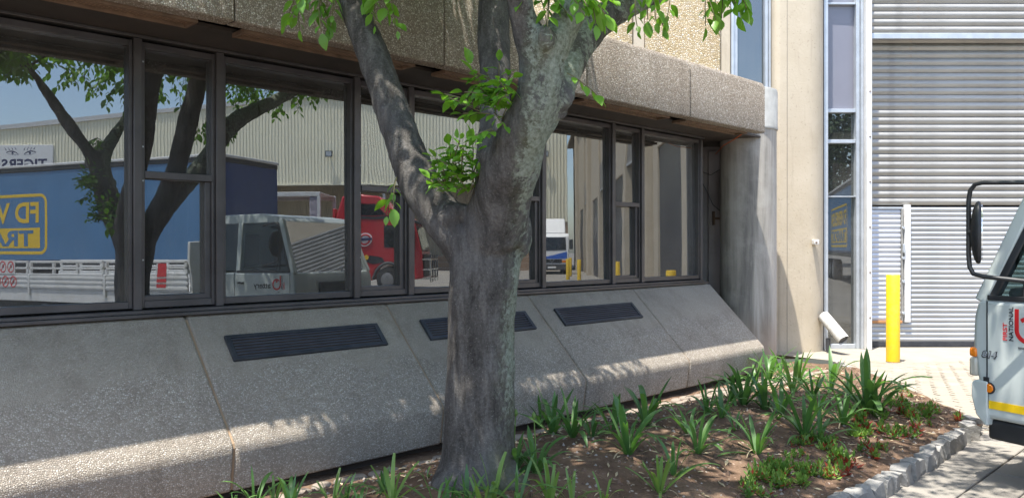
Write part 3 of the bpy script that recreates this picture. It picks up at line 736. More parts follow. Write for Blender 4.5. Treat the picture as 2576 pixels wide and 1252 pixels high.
trunk = link_mesh('trunk', me2, tree)

# leaves
def leaf_mat(name, a, b, trans):
    t = NT(name); oi = t.N('ObjectInfo')
    n = t.math('ADD', t.math('MULTIPLY', t.noise(1.6, 4, .7), .75), t.math('MULTIPLY', oi.outputs['Random'], .3))
    col = t.ramp(n, [(.3, a), (.68, b)])
    t.done(col, .42, 0, None, .45)
    tl = t.N('BsdfTranslucent'); t.l.new(t.mix(1, col, trans, 'MULTIPLY'), tl.inputs[0])
    ad = t.N('MixShader'); ad.inputs[0].default_value = .32
    t.l.new(t.p.outputs[0], ad.inputs[1]); t.l.new(tl.outputs[0], ad.inputs[2]); t.l.new(ad.outputs[0], t.out.inputs['Surface'])
    return t.m
MAT['leaf'] = leaf_mat('fresh_green_leaf', (.06,.165,.018), (.145,.30,.03), (1.9, 2.0, .8))
MAT['twig'] = plain('greenish_twig', (.12,.11,.05), .8)
def leaf_geo(bend=.25, fold=.22):
    """pointed oval leaf, 1 long, folded on its midrib and bent down"""
    rows = [(0, 0), (.12, .14), (.32, .27), (.55, .285), (.78, .17), (1.0, 0)]
    v = []; f = []
    for x, w_ in rows:
        z = -bend*x*x
        if w_ == 0: v.append((x, 0, z))
        else: v += [(x, -w_, z+w_*fold), (x, 0, z), (x, w_, z+w_*fold)]
    f = [(0, 2, 1), (0, 3, 2)]
    for r in range(3):
        a = 1+3*r; f += [(a, a+1, a+4, a+3), (a+1, a+2, a+5, a+4)]
    f += [(10, 11, 13), (11, 12, 13)]
    return v, f
LEAF = []
for bend, fold in ((.18, .25), (.35, .15), (.08, .4)):
    v, f = leaf_geo(bend, fold); m = bpy.data.meshes.new('leaf'); m.from_pydata(v, [], f); m.shade_smooth(); m.materials.append(MAT['leaf']); LEAF.append(m)
def sprig(start, direc, length, n, size, r, droop=.5):
    """twig path and leaf matrices: leaves alternate along a drooping twig"""
    p = Vector(start); d = Vector(direc).normalized(); path = [p.copy()]; mats = []
    st = length/n; side = 1
    for k in range(n):
        d = (d+Vector((r.uniform(-.15, .15), r.uniform(-.15, .15), -droop*.12+r.uniform(-.1, .1)))).normalized()
        p = p+d*st; path.append(p.copy())
        lat = d.cross(Vector((0, 0, 1))); lat = lat.normalized() if lat.length > .1 else Vector((1, 0, 0))
        ld = (d*.55+lat*side*r.uniform(.6, 1.0)+Vector((0, 0, r.uniform(-.75, .05)))).normalized() if k < n-1 else d
        side = -side
        up = (Vector((0, 0, 1))+Vector((r.uniform(-.5, .5), r.uniform(-.5, .5), 0))); y = up.cross(ld).normalized(); z = ld.cross(y)
        s = size*r.uniform(.5, 1.2)
        mats.append(frame4(ld*s, y*s, z*s, p+ld*.01))
    return path, mats
lr = random.Random(5); vis = []; twigs = MB(); toler = Matrix.Translation(-TO)
def clump(x0, y0, x1, y1, Y, n, nl, size, dirs, spread=.5, droop=.5, length=.22):
    for k in range(n):
        s = at(lr.uniform(x0, x1), lr.uniform(y0, y1), Y+lr.uniform(-.08, .08))
        d = Vector(dirs)+Vector((lr.uniform(-spread, spread), lr.uniform(-spread, spread), lr.uniform(-spread, spread)))
        path, ms = sprig(s, d, length*lr.uniform(.7, 1.2), nl, size, lr, droop)
        twigs.tube([q-TO for q in path], [.003]*len(path), 5); vis.extend(ms)
# shoots on the trunk
clump(1225, 215, 1285, 330, 3.70, 20, 6, .072, (-.25, -.7, .25), .7, .25, .13)
clump(1190, 250, 1240, 290, 3.72, 4, 6, .075, (-1, -.3, .45), .3, .2, .15)
clump(1215, 235, 1270, 270, 3.75, 3, 6, .075, (-.1, -.4, .9), .4, .2, .18)
clump(1115, 400, 1195, 490, 3.95, 30, 6, .07, (-.25, -.4, .7), .7, .1, .12)
clump(1160, 430, 1180, 480, 4.05, 3, 6, .065, (-.4, -.2, 1), .4, .1, .2)
clump(990, 440, 1000, 470, 4.2, 2, 5, .085, (-.5, -.4, -.7), .3, .8, .22)
clump(1425, 170, 1432, 190, 3.6, 1, 6, .075, (.6, -.3, -.4), .2, .6, .18)
# shoots hanging into view from the limbs
clump(725, -40, 790, -15, 4.65, 3, 6, .095, (-.2, -.1, -.7), .4, .9, .22)
clump(800, -40, 855, -15, 4.65, 4, 6, .095, (.0, -.1, -.9), .3, .9, .22)
clump(925, -40, 990, -15, 4.6, 4, 6, .095, (.1, -.1, -.9), .3, .9, .23)
clump(1340, -30, 1500, -5, 3.55, 12, 6, .08, (.1, -.2, -.5), .6, .6, .17)
clump(1620, -45, 1690, -15, 4.5, 4, 6, .095, (.1, -.1, -.9), .3, .9, .23)
clump(1770, -70, 1870, -25, 4.6, 8, 6, .095, (.1, -.1, -.9), .3, .9, .25)
clump(1595, -20, 1600, 0, 4.6, 1, 8, .07, (0, 0, -1), .1, 1, .30)
lr2 = random.Random(2)
for k, m4 in enumerate(vis[:300]):
    o = link_mesh('leaf', LEAF[k % 3], tree); o.matrix_local = toler @ m4
# crown: boughs, twigs and leaves by the thousand
cr = random.Random(21); crown_m = list(vis[300:]); bough = MB()
ends = [LP[k][-1][0] for k in ('left', 'middle', 'rfork_a', 'rfork_b', 'back')]
CC = Vector((.55, 4.35, 4.95)); CR = Vector((2.85, 2.75, 1.8))
def in_crown(p): q = p-CC; return (q.x/CR.x)**2+(q.y/CR.y)**2+(q.z/CR.z)**2
def low_ok(p): return p.z > 1.66+.335*p.y and p.z > (2.9 if p.y > 4.4 else 3.45)
starts = []
for nm in ('left', 'middle', 'rfork_a', 'rfork_b', 'back'):
    pts = LP[nm]; hi = [q for q in pts if low_ok(q[0])] or pts[-3:]
    for j in range(11):
        p, r0 = cr.choice(hi) if j > 3 else pts[-1]
        # grow a bough outwards
        out = (p-CC); out.z = 0
        d = Vector((cr.uniform(-1, 1), cr.uniform(-1, 1), cr.uniform(-.1, .8)))+(out.normalized()*.5 if out.length > .1 else Vector((0, 0, 0)))
        d.normalize(); q = p.copy(); path = [q.copy()]; L = 0
        while L < 2.4:
            d = (d+Vector((cr.uniform(-.2, .2), cr.uniform(-.2, .2), cr.uniform(-.15, .12)))).normalized(); q = q+d*.18; L += .18
            if in_crown(q) > 1.05 or not low_ok(q): break
            path.append(q.copy()); starts.append((q.copy(), d.copy()))
        if len(path) > 2: bough.tube([z-TO for z in path], [max(.004, min(r0*.6, .03)*(1-i/len(path))) for i in range(len(path))], 6)
for k in range(3000):
    if k % 2 and starts: s, d = cr.choice(starts)
    else:
        while True:
            s = CC+Vector((cr.uniform(-1, 1)*CR.x, cr.uniform(-1, 1)*CR.y, cr.uniform(-1, 1)*CR.z))
            if in_crown(s) < 1 and noise.noise(s*.9) > -.38: break
        d = (s-CC)
    dd = d.normalized()*.7+Vector((cr.uniform(-1, 1), cr.uniform(-1, 1), cr.uniform(-.7, .4)))
    path, ms = sprig(s, dd, cr.uniform(.25, .45), cr.randint(8, 12), .095, cr, .7)
    ok = [m for m in ms if low_ok(m.translation) and SO(m.translation)[1] < (1.2 if m.translation.z > 4.0 else -.05)]
    if len(ok) > 3:
        crown_m += ok; good = [q for q in path if low_ok(q)]
        if len(good) > 2: twigs.tube([q-TO for q in good], [.003]*len(good), 4)
lv, lf = leaf_geo(.2, .22); lv = np.array(lv); nl_ = len(crown_m)
A = np.array([[list(r) for r in (toler @ m)] for m in crown_m])
V = np.einsum('nij,kj->nki', A[:, :3, :3], lv)+A[:, None, :3, 3]
cm = bpy.data.meshes.new('crown'); L_ = len(lv)
cm.from_pydata(V.reshape(-1, 3).tolist(), [], [tuple(i+k*L_ for i in q) for k in range(nl_) for q in lf])
cm.materials.append(MAT['leaf']); cm.shade_smooth()
tag(link_mesh('crown', cm, tree), kind='stuff')
bough.build('bough', MAT['bark'], tree, smooth=True); tag(twigs.build('twigs', MAT['twig'], tree, fix=False), kind='stuff')

# ------------------------------------------------------------------ planting
MAT['strap'] = leaf_mat('strap_leaf', (.045,.12,.035), (.10,.20,.055), (1.8, 2.0, .9))
MAT['strap_pale'] = leaf_mat('pale_strap_leaf', (.09,.17,.04), (.16,.26,.065), (1.8, 1.9, .9))
MAT['dry'] = plain('dry_leaf', (.42,.33,.20), .8, var=.3)
def strap_leaf(L, w_, bend, mat, tip):
    n = 9; v = []; f = []
    a = 0.0; x = z = 0.0; st = L/(n-1)
    for k in range(n):
        t = k/(n-1); ww = w_*(.55+.9*t*(1-t)*1.6) if k < n-1 else (w_*.5 if tip == 'cut' else w_*.06)
        if tip != 'cut' and k == n-2: ww = w_*.5
        v += [(x, -ww/2, z+ww*.22), (x, 0, z), (x, ww/2, z+ww*.22)]
        ang = bend*t**1.4; x += st*math.sin(ang); z += st*math.cos(ang)
    for k in range(n-1):
        b = 3*k; f += [(b, b+1, b+4, b+3), (b+1, b+2, b+5, b+4)]
    m = bpy.data.meshes.new('leaf'); m.from_pydata(v, [], f); m.shade_smooth(); m.materials.append(mat); return m
STRAP = [strap_leaf(1, .10, bd, MAT['strap'], tp) for bd, tp in ((.35, 'p'), (1.0, 'p'), (1.6, 'p'), (2.1, 'p'), (.7, 'p'), (1.3, 'cut'), (1.8, 'p'))]
STRAPP = [strap_leaf(1, .095, bd, MAT['strap_pale'], tp) for bd, tp in ((.3, 'cut'), (.8, 'p'), (1.4, 'p'), (.5, 'cut'))]
DRY = [strap_leaf(1, .05, bd, MAT['dry'], 'p') for bd in (2.3, 2.7)]
pr_ = random.Random(31)
def plant(x, y, size, nl, pale=False, bud=False):
    p = on_bed(x, y); L = size*(1.3 if y > 1060 else 1.12)*p.y/FPX*pr_.uniform(.78, 1.18)
    e = empty('strap_leaved_plant', p, pr_.uniform(0, 6.28))
    s, o = SO(p); dt = (Vector((p.x, p.y, 0))-Vector((TO.x, TO.y, 0))).length
    where = 'at the foot of the tree trunk' if dt < .75 else 'beside the concrete plinth' if o > -.95 else 'at the forecourt end of the soil bed' if s > 5.4 else 'at the kerb side of the soil bed' if o < -2.2 else 'in the middle of the soil bed'
    look = ('trimmed pale green strap-leaved tuft with blunt tips' if pale else 'strap-leaved green plant with a budded flower stalk' if bud else ('small' if size < 82 else 'large')+' green tuft of arching strap leaves')
    tag(e, look+' '+where, 'plant', look+' '+where)
    for k in range(nl):
        a = 2.4*k+pr_.uniform(-.4, .4); inner = k/nl
        sc = L*pr_.uniform(.75, 1.15)*(1.0 if inner < .7 else .9)
        m = pr_.choice(STRAPP if pale else STRAP) if inner < .75 else (STRAPP[0] if pale else STRAP[0])
        o = link_mesh('leaf', m, e, (.012*math.cos(a), .012*math.sin(a), -.01), None, (sc, sc*pr_.uniform(.75, 1.3), sc))
        o.rotation_euler = (pr_.uniform(-.1, .1), pr_.uniform(.3, 1.2)*(1.1-inner), a)
    for k in range(2):
        a = pr_.uniform(0, 6.28); o = link_mesh('dry_leaf', pr_.choice(DRY), e, (0, 0, .0), (0, pr_.uniform(.9, 1.2), a), (L*.6,)*3)
    if bud:
        b = MB(); b.tube([(0, 0, 0), (.01, 0, L*.6), (.02, 0, L*1.08)], [.005, .004, .003], 6); b.tube([(.02, 0, L*1.06), (.021, 0, L*1.1), (.022, 0, L*1.15), (.023, 0, L*1.2)], [.004, .012, .011, .002], 8)
        b.build('flower_stalk', MAT['strap_pale'], e, smooth=True)
for x, y, sz, n, pale, bud in (
 (1290,1195,135,17,0,1),(1350,1190,125,15,0,1),(1240,1262,85,10,1,0),(1175,1270,95,9,0,0),(1215,1285,85,10,1,0),(1300,1275,95,9,0,0),(1385,1275,90,9,1,0),(1440,1268,70,8,1,0),
 (1390,1090,85,13,0,0),(1440,1100,95,15,0,0),(1490,1098,85,13,0,0),(1360,1078,70,10,0,0),(1540,1085,80,11,0,0),(1580,1142,105,16,0,0),(1625,1070,100,15,0,0),(1660,1238,105,14,1,0),(1695,1195,95,9,0,0),
 (1755,1138,115,14,0,0),(1735,1092,80,10,0,0),(1905,1140,110,15,0,0),(1870,1018,105,18,0,0),(1925,1030,100,15,0,0),(1815,1050,90,12,0,0),(1840,1010,85,11,0,0),(1965,1045,100,13,0,0),(2025,1098,110,14,0,0),(2060,1106,85,9,0,0),
 (2180,1035,130,18,0,0),(2205,1040,100,12,0,0),(2120,1065,95,13,0,0),(2045,1000,90,13,0,0),(2090,985,90,12,0,0),(1995,985,90,13,0,0),(1935,960,85,13,0,0),(1965,950,80,11,0,0),(1900,968,80,12,0,0),(2010,962,80,12,0,0),(2140,995,85,11,0,0),(2060,1040,80,10,0,0),(1780,1040,80,9,0,0),
 (640,1275,75,10,0,0),(690,1268,70,9,1,0),(730,1275,75,9,0,0),(835,1268,85,11,1,0),(870,1262,70,8,0,0),(905,1280,70,8,0,0),(965,1235,75,10,0,0),(985,1262,80,9,1,0),(1072,1200,48,5,0,0),(1100,1280,80,9,0,0),(1130,1262,70,7,0,0),(590,1285,60,8,0,0),(1520,1270,60,7,1,0),(1850,1080,70,8,0,0)):
    plant(x, y, sz, n, bool(pale), bool(bud))
# succulents along the kerb
MAT['succ_g'] = leaf_mat('succulent_green', (.07,.16,.03), (.18,.29,.06), (1.4, 1.5, .8)); MAT['succ_r'] = leaf_mat('succulent_red', (.20,.035,.02), (.33,.07,.04), (1.5, .9, .8))
def succ_mesh(seed, red):
    r = random.Random(seed); v0, f0 = leaf_geo(-.25, .3); mb = [MB(), MB()]
    for st in range(4):
        b = Vector((r.uniform(-.05, .05), r.uniform(-.05, .05), 0)); h = r.uniform(.04, .11); lean = Vector((r.uniform(-.3, .3), r.uniform(-.3, .3), 1)).normalized()
        for k in range(9):
            a = k*2.4; t = k/8; el = .1+1.1*t; ld = Vector((math.cos(a)*math.cos(el), math.sin(a)*math.cos(el), math.sin(el)))
            y = Vector((-math.sin(a), math.cos(a), 0)); z = ld.cross(y); s = .058*(1.1-.45*t)*r.uniform(.8, 1.2)
            M4 = frame4(ld*s, y*s*.72, z*s, b+lean*h*t)
            mb[1 if r.random() < red*(1.2-t) else 0].add([M4 @ Vector(q) for q in v0], f0)
    me = bpy.data.meshes.new('succulent_plant'); n0 = len(mb[0].v)
    me.from_pydata(mb[0].v+mb[1].v, [], mb[0].f+[tuple(i+n0 for i in q) for q in mb[1].f])
    me.materials.append(MAT['succ_g']); me.materials.append(MAT['succ_r'])
    for i, p in enumerate(me.polygons): p.material_index = 0 if i < len(mb[0].f) else 1
    me.shade_smooth(); return me
SUCC = [succ_mesh(i, (.1, .2, .45, .85)[i % 4]) for i in range(8)]
def succulents(poly, n, redp):
    k = 0
    while k < n:
        x = pr_.uniform(min(p[0] for p in poly), max(p[0] for p in poly)); y = pr_.uniform(min(p[1] for p in poly), max(p[1] for p in poly))
        ins = False; j = len(poly)-1
        for i in range(len(poly)):
            if (poly[i][1] > y) != (poly[j][1] > y) and x < (poly[j][0]-poly[i][0])*(y-poly[i][1])/(poly[j][1]-poly[i][1])+poly[i][0]: ins = not ins
            j = i
        if not ins: continue
        k += 1; q = on_bed(x, y); red = pr_.random() < redp; s, o = SO(q)
        if o < -2.88 or s > s_edge(o)-.12: continue
        i = pr_.choice([3, 7, 2, 6]) if red else pr_.choice([0, 1, 4, 5])
        ob = link_mesh('succulent_plant', SUCC[i], None, (q.x, q.y, q.z-.008), (0, 0, pr_.uniform(0, 6.28)), (pr_.uniform(.5, .95),)*3)
        wh_ = 'in the patch beside the forecourt paving' if s > 5.0 else 'in the corner by the truck bumper' if s > 4.0 else 'among the soil along the kerb stones'
        lb = ('low succulent with mostly red fleshy leaves ' if red else 'low succulent with small green fleshy leaves ')+wh_
        tag(ob, lb, 'plant', lb)
succulents([(2150,1000),(2270,985),(2425,1050),(2440,1075),(2290,1110),(2120,1100)], 62, .4)
succulents([(2000,1110),(2260,1105),(2210,1170),(2080,1215),(1960,1190)], 34, .35)
succulents([(1860,1180),(2100,1180),(2060,1255),(1880,1262)], 26, .15)
# pebbles, clods and leaf litter
def scatter(name, n, mk, mat, s0, s1, zoff=0.0):
    b = MB()
    for k in range(n):
        s, o = pr_.uniform(-2.5, 8.5), pr_.uniform(-2.95, -.15)
        if s > s_edge(o)-.05: continue
        p = F(s, o); p.z = bed_z(p.x, p.y)+zoff; mk(b, p, pr_.uniform(s0, s1))
    return tag(b.build(name, mat, bed, smooth=False), kind='stuff')
def stone(b, p, r):
    vs = [Vector((x, y, z)).normalized()*r*pr_.uniform(.7, 1.2) for x, y, z in ((1,0,0),(-1,0,0),(0,1,0),(0,-1,0),(0,0,.7),(0,0,-.7))]
    a = pr_.uniform(0, 6.28); R = Matrix.Rotation(a, 3, 'Z')
    b.add([R @ v+p for v in vs], [(0,2,4),(2,1,4),(1,3,4),(3,0,4),(2,0,5),(1,2,5),(3,1,5),(0,3,5)])
def litter(b, p, r):
    a = pr_.uniform(0, 6.28); d = Vector((math.cos(a), math.sin(a), pr_.uniform(-.1, .25)))*r; q = Vector((-math.sin(a), math.cos(a), pr_.uniform(-.2, .2)))*r*pr_.uniform(.08, .35)
    b.add([p-d, p+q+Vector((0, 0, .004)), p+d, p-q], [(0, 1, 2, 3)])
MAT['pebble'] = plain('pale_pebble', (.25,.22,.19), .9, var=.35, scale=9); MAT['clod'] = plain('soil_clod', (.10,.062,.042), .95, var=.3, scale=9)
scatter('pebbles', 1500, stone, MAT['pebble'], .005, .016); scatter('soil_clods', 2600, stone, MAT['clod'], .006, .024); scatter('leaf_litter', 2200, litter, MAT['dry'], .012, .045, .006)

# ------------------------------------------------------------------ the delivery truck at the kerb
MAT['cab'] = plain('white_truck_paint', (.46,.50,.485), .28, 0, var=.04, scale=2, dirt=(.34,.36,.34), dscale=1.5, damt=.35)
MAT['black'] = plain('black_plastic', (.018,.019,.021), .5, 0, var=.2)
MAT['rubber'] = plain('tyre_rubber', (.025,.024,.023), .85)
MAT['amber'] = plain('amber_lens', (.75,.20,.01), .2, 0, var=.05); MAT['clear_lens'] = plain('clear_lens', (.42,.40,.34), .15, 0, var=.1)
MAT['stripe'] = plain('yellow_reflective_tape', (.78,.50,.01), .4, 0, var=.05)
MAT['red_txt'] = plain('red_lettering', (.55,.012,.015), .5, 0, var=.03); MAT['dark_txt'] = plain('dark_lettering', (.02,.02,.024), .5, 0, var=.03)
MAT['chrome'] = plain('mirror_glass', (.75,.78,.78), .03, 1.0, var=.02)
MAT['grey_plastic'] = plain('grey_cab_trim', (.07,.072,.074), .7)
RT = rad(116)
tr = empty('delivery_truck', (2.93, 4.87, 0), RT)
tag(tr, 'white delivery truck with dropside load bed and yellow stripe, parked nose to the kerb', 'truck')
W = 1.76
def tum(y, z, c=-W/2):                                     # sides lean in above the waist
    k = max(0, z-1.27)*.13; return y-(1 if y > c else -1)*k*min(1, abs(y-c)/(W/2))
def body(prof, y0, y1, name, mat, parent=tr, bevel=.02, seg=3):
    b = MB().prism(prof, y0, y1, 'y'); b.v = [(x, tum(y, z), z) for x, y, z in b.v]
    return b.build(name, mat, parent, bevel=bevel, seg=seg)
lower = [(-.035, .53), (.0, .75), (.035, .98), (.028, 1.16), (.0, 1.27), (-1.60, 1.27), (-1.60, .53), (-1.12, .53), (-1.0, .78), (-.82, .88), (-.62, .88), (-.45, .78), (-.34, .53)]
cabb = body(lower, 0, -W, 'cab_body', MAT['cab'], bevel=.03)
body([(-.33, 2.03), (-.40, 2.10), (-.7, 2.14), (-1.45, 2.14), (-1.58, 2.09), (-1.60, 2.0), (-.33, 2.0)], .0, -W, 'roof', MAT['cab'], bevel=.03)
body([(-1.52, 1.272), (-1.60, 1.272), (-1.60, 1.998), (-1.52, 1.998)], -.02, -W+.02, 'rear_wall', MAT['cab'], bevel=.01)
def bar(p, q, w0, d0, name, mat, parent=tr):
    """a pillar: flat bar from p to q, w0 across the truck, d0 along it"""
    p = Vector(p); q = Vector(q); t = (q-p).normalized(); y = Vector((0, 1, 0)); n = t.cross(y).normalized()
    v = [c+y*a*w0/2+n*b_*d0/2 for c in (p, q) for a, b_ in ((-1, -1), (1, -1), (1, 1), (-1, 1))]
    return MB().add(v, [(0,3,2,1),(4,5,6,7),(0,1,5,4),(1,2,6,5),(2,3,7,6),(3,0,4,7)]).build(name, mat, parent, bevel=.012, seg=2)
for y in (-.04, -W+.04):
    sg = 1 if y > -.9 else -1
    bar((-.012, y, 1.255), (-.335, y-sg*.09, 2.05), .07, .08, 'windscreen_pillar', MAT['cab'])
    bar((-.085, y+sg*.002, 1.285), (-.40, y-sg*.088, 2.02), .055, .05, 'window_seal', MAT['black'])
    bar((-1.10, y, 1.26), (-1.12, y-sg*.085, 2.01), .07, .09, 'door_pillar', MAT['cab'])
    bar((-1.56, y, 1.26), (-1.56, y-sg*.085, 2.01), .07, .09, 'door_pillar', MAT['cab'])
    yo = y+sg*.032
    MB().box(-1.12, yo-.006, 1.268, -.06, yo+.006, 1.30).build('window_seal', MAT['black'], tr, bevel=.004)
    MB().add([(-.11, yo-sg*.012, 1.295), (-1.08, yo-sg*.012, 1.295), (-1.09, yo-sg*.092, 2.005), (-.40, yo-sg*.092, 2.005)], [(0, 1, 2, 3)]).build('door_glass', MAT['car_glass'], tr, fix=False)
    MB().add([(-1.14, yo-sg*.012, 1.295), (-1.53, yo-sg*.012, 1.295), (-1.53, yo-sg*.092, 2.005), (-1.15, yo-sg*.092, 2.005)], [(0, 1, 2, 3)]).build('quarter_glass', MAT['black_glass'], tr, fix=False)
    # black quarter triangle at the front of the door glass with its upright divider
    bar((-.27, yo-sg*.012, 1.29), (-.285, yo-sg*.05, 1.60), .02, .022, 'window_divider', MAT['black'])
MB().add([(-.03, -.07, 1.262), (-.03, -W+.07, 1.262), (-.335, -W+.15, 2.03), (-.335, -.15, 2.03)], [(0, 1, 2, 3)]).build('windscreen', MAT['screen_glass'], tr, fix=False)
MB().tube([(-.02, -.5, 1.27), (-.10, -.6, 1.36), (-.16, -.95, 1.44)], .008, 6).build('wiper', MAT['black'], tr)
MB().tube([(-.02, -1.1, 1.27), (-.10, -1.2, 1.36), (-.14, -1.5, 1.42)], .008, 6).build('wiper', MAT['black'], tr)
# door shut lines, bumper, lamps
for x in (-.062, -1.16): MB().box(x-.004, -.001, .58, x+.004, .0025, 1.262).build('shut_line', MAT['black'], tr)
bp = [(.0, .49), (.055, .55), (.085, .66), (.085, .745), (.065, .765), (-.02, .765), (-.02, .49)]
bm = MB().prism(bp, .018, -W-.018, 'y'); bm.v = [(x-(.055 if (y > .0 or y < -W) else 0), y, z) for x, y, z in bm.v]
bm.build('bumper', MAT['cab'], tr, bevel=.02, seg=3)
MB().box(-.30, -.03, .40, -.045, -W+.03, .528).build('step', MAT['black'], tr, bevel=.02)
MB().box(-.075, -.02, .60, -.045, .012, .79).build('bumper_gap', MAT['black'], tr)
for y0, y1 in ((-.10, .008), (-W-.008, -W+.10)):
    MB().box(.0, y0, .905, .052, y1, .965).build('indicator_lamp', MAT['amber'], tr, bevel=.015)
    MB().box(.0, y0, .785, .052, y1, .903).build('corner_lamp', MAT['clear_lens'], tr, bevel=.015)
MB().box(.03, -.16, .80, .062, -.42, .95).build('headlamp', MAT['clear_lens'], tr, bevel=.02)
MB().box(.03, -W+.16, .80, .062, -W+.42, .95).build('headlamp', MAT['clear_lens'], tr, bevel=.02)
MB().box(.028, -.5, .80, .058, -W+.5, 1.12).build('grille', MAT['black'], tr, bevel=.02)
mk = MB().cyl((-.077, .0, .724), (-.077, .009, .724), .037, seg=24).build('side_lamp', MAT['black'], tr, bevel=.003)
MB().cyl((-.077, .009, .724), (-.077, .016, .724), .028, .024, seg=24).build('lens', MAT['amber'], mk, smooth=True)
MB().box(-1.59, .0, .598, -.018, .0035, .647).build('reflective_stripe', MAT['stripe'], tr)
MB().box(-.30, .0, 1.10, -.42, .03, 1.13, Matrix.Translation((-.66, 0, 0))).build('door_handle', MAT['black'], tr, bevel=.008)
# mirror on its arm
arm = MB().tube([(-.60, -.03, 1.955), (-.40, .10, 1.97), (-.16, .2, 1.982), (-.115, .2, 1.975), (-.085, .2, 1.94), (-.075, .2, 1.88), (-.075, .2, 1.55), (-.082, .2, 1.475), (-.105, .2, 1.435), (-.16, .19, 1.42), (-.40, .10, 1.395), (-.60, -.0, 1.36)], .0135, 10)
arm = arm.build('mirror_arm', MAT['black'], tr, smooth=True)
mh = MB(); prof = [(max(.0005, math.sin(math.pi*k/12)), -math.cos(math.pi*k/12)) for k in range(13)]
mh.lathe(prof, 20, Matrix.Translation((-.135, .2, 1.685)) @ Matrix.Diagonal((.042, .10, .19, 1)))
mh.v = [(min(x, -.135+.05) if x > -.15 else -.15, y, z) for x, y, z in mh.v]
MR = Matrix.Translation((-.13, .2, 1.685)) @ Matrix.Rotation(rad(33), 4, 'Z') @ Matrix.Translation((.13, -.2, -1.685))
mh.v = [tuple(MR @ Vector(q)) for q in mh.v]
mhd = mh.build('wing_mirror', MAT['black'], tr, smooth=True)
mg = MB().lathe([(.0005, 0), (.085, 0), (.085, .003), (.0005, .003)], 24, Matrix.Translation((-.155, .2, 1.685)) @ Matrix.Diagonal((1, 1, 2.0, 1)) @ Matrix.Rotation(rad(90), 4, 'Y'))
mg.v = [tuple(MR @ Vector(q)) for q in mg.v]
mg.build('mirror_glass', MAT['chrome'], mhd)
MB().cyl((-.075, .2, 1.685), (-.11, .2, 1.685), .016, seg=12).build('mirror_clamp', MAT['black'], tr, smooth=True)
# cab interior
ci = MB(); ci.box(-.12, -.10, 1.275, -.40, -W+.10, 1.345)
ci.build('dashboard', MAT['grey_plastic'], tr, bevel=.03)
for y in (-.25, -1.05):
    st = MB(); st.box(-.95, y, 1.273, -1.4, y-.45, 1.35); st.box(-1.33, y, 1.35, -1.45, y-.45, 1.86); st.build('seat', MAT['grey_plastic'], tr, bevel=.04)
ring = [(-.42-.09*math.sin(a)*.45, -1.32+.19*math.cos(a), 1.46+.19*math.sin(a)*.75) for a in [k*math.pi/12 for k in range(25)]]
MB().tube(ring, .012, 8).build('steering_wheel', MAT['black'], tr, smooth=True)
# lettering on the door
YT = .0025
def ltr(body_, size, mat, u, z, up=True, width=None, **k):
    M4 = frame4((0, 0, 1), (1, 0, 0), (0, 1, 0), (-u, YT, z)) if up else frame4((-1, 0, 0), (0, 0, 1), (0, 1, 0), (-u, YT, z))
    return lettering('lettering', body_, size, mat, tr, M4, width, extrude=.0008, **k)
ltr('FIRST', .037, MAT['red_txt'], .186, 1.03, True, .105, bold=.0006)
ltr('NATIONAL', .037, MAT['dark_txt'], .222, 1.03, True, .205, bold=.0006)
ltr('814', .06, MAT['dark_txt'], .028, .91, False, .098, bold=.003, shear=.25)
ltr('814', .052, MAT['alu'], .034, .914, False, .086, bold=.0006, shear=.25).location.y = .0014
ltr('attery', .12, MAT['dark_txt'], .43, 1.045, False, .34, bold=.002)
ltr('we', .03, MAT['dark_txt'], .25, .985, False, .04)
lg = MB(); pts = [(-.242, .004, 1.225), (-.242, .004, 1.12)]+[(-.242-.07*(1-math.cos(a)), .004, 1.10-.07*math.sin(a)) for a in [k*math.pi/14 for k in range(0, 25)]]
lg.tube(pts, .013, 8); lg.v = [(x, .0012+max(0, (y-.004))*.12, z) for x, y, z in lg.v]
lg.build('red_emblem', MAT['red_txt'], tr)
MB().cyl((-.31, .0005, 1.14), (-.31, .0025, 1.14), .016, seg=16).build('red_emblem', MAT['red_txt'], tr)
# wheels, chassis, dropside bed
MAT['rim'] = plain('dull_steel_rim', (.22,.22,.22), .5, .3)
def wheel(x, y, z, r, wd, parent, sg=1):
    wh = MB().tube([(x, y-wd/2, z), (x, y-wd/2+.03, z), (x, y+wd/2-.03, z), (x, y+wd/2, z)], [r*.9, r, r, r*.9], 28).build('wheel', MAT['rubber'], parent, smooth=True)
    MB().tube([(x, y+sg*wd*.5, z), (x, y+sg*(wd*.5+.012), z), (x, y+sg*(wd*.5+.02), z)], [r*.58, r*.52, r*.22], 24).build('rim', MAT['rim'], wh, smooth=True, angle=20)
for y in (-.16, -W+.16): wheel(-.72, y, .48, .37, .2, tr, 1 if y > -.9 else -1)
for y in (-.2, -W+.2): wheel(-5.9, y, .48, .37, .36, tr, 1 if y > -.9 else -1)
MB().box(-.4, -.45, .55, -8.2, -.55, .75).box(-.4, -W+.45, .55, -8.2, -W+.55, .75).build('chassis', MAT['black'], tr)
BZ = .95; BY0, BY1 = .06, -W-.06; BX0, BX1 = -2.0, -8.3
MB().box(BX0, BY0, BZ-.22, BX1, BY1, BZ).build('bed_floor', MAT['white_metal'], tr, bevel=.01)
MB().box(BX0, BY0-.02, BZ+.002, BX0-.06, BY1+.02, 1.75).build('headboard', MAT['white_metal'], tr, bevel=.01)
nb = 3; bl = (BX1-BX0)/nb
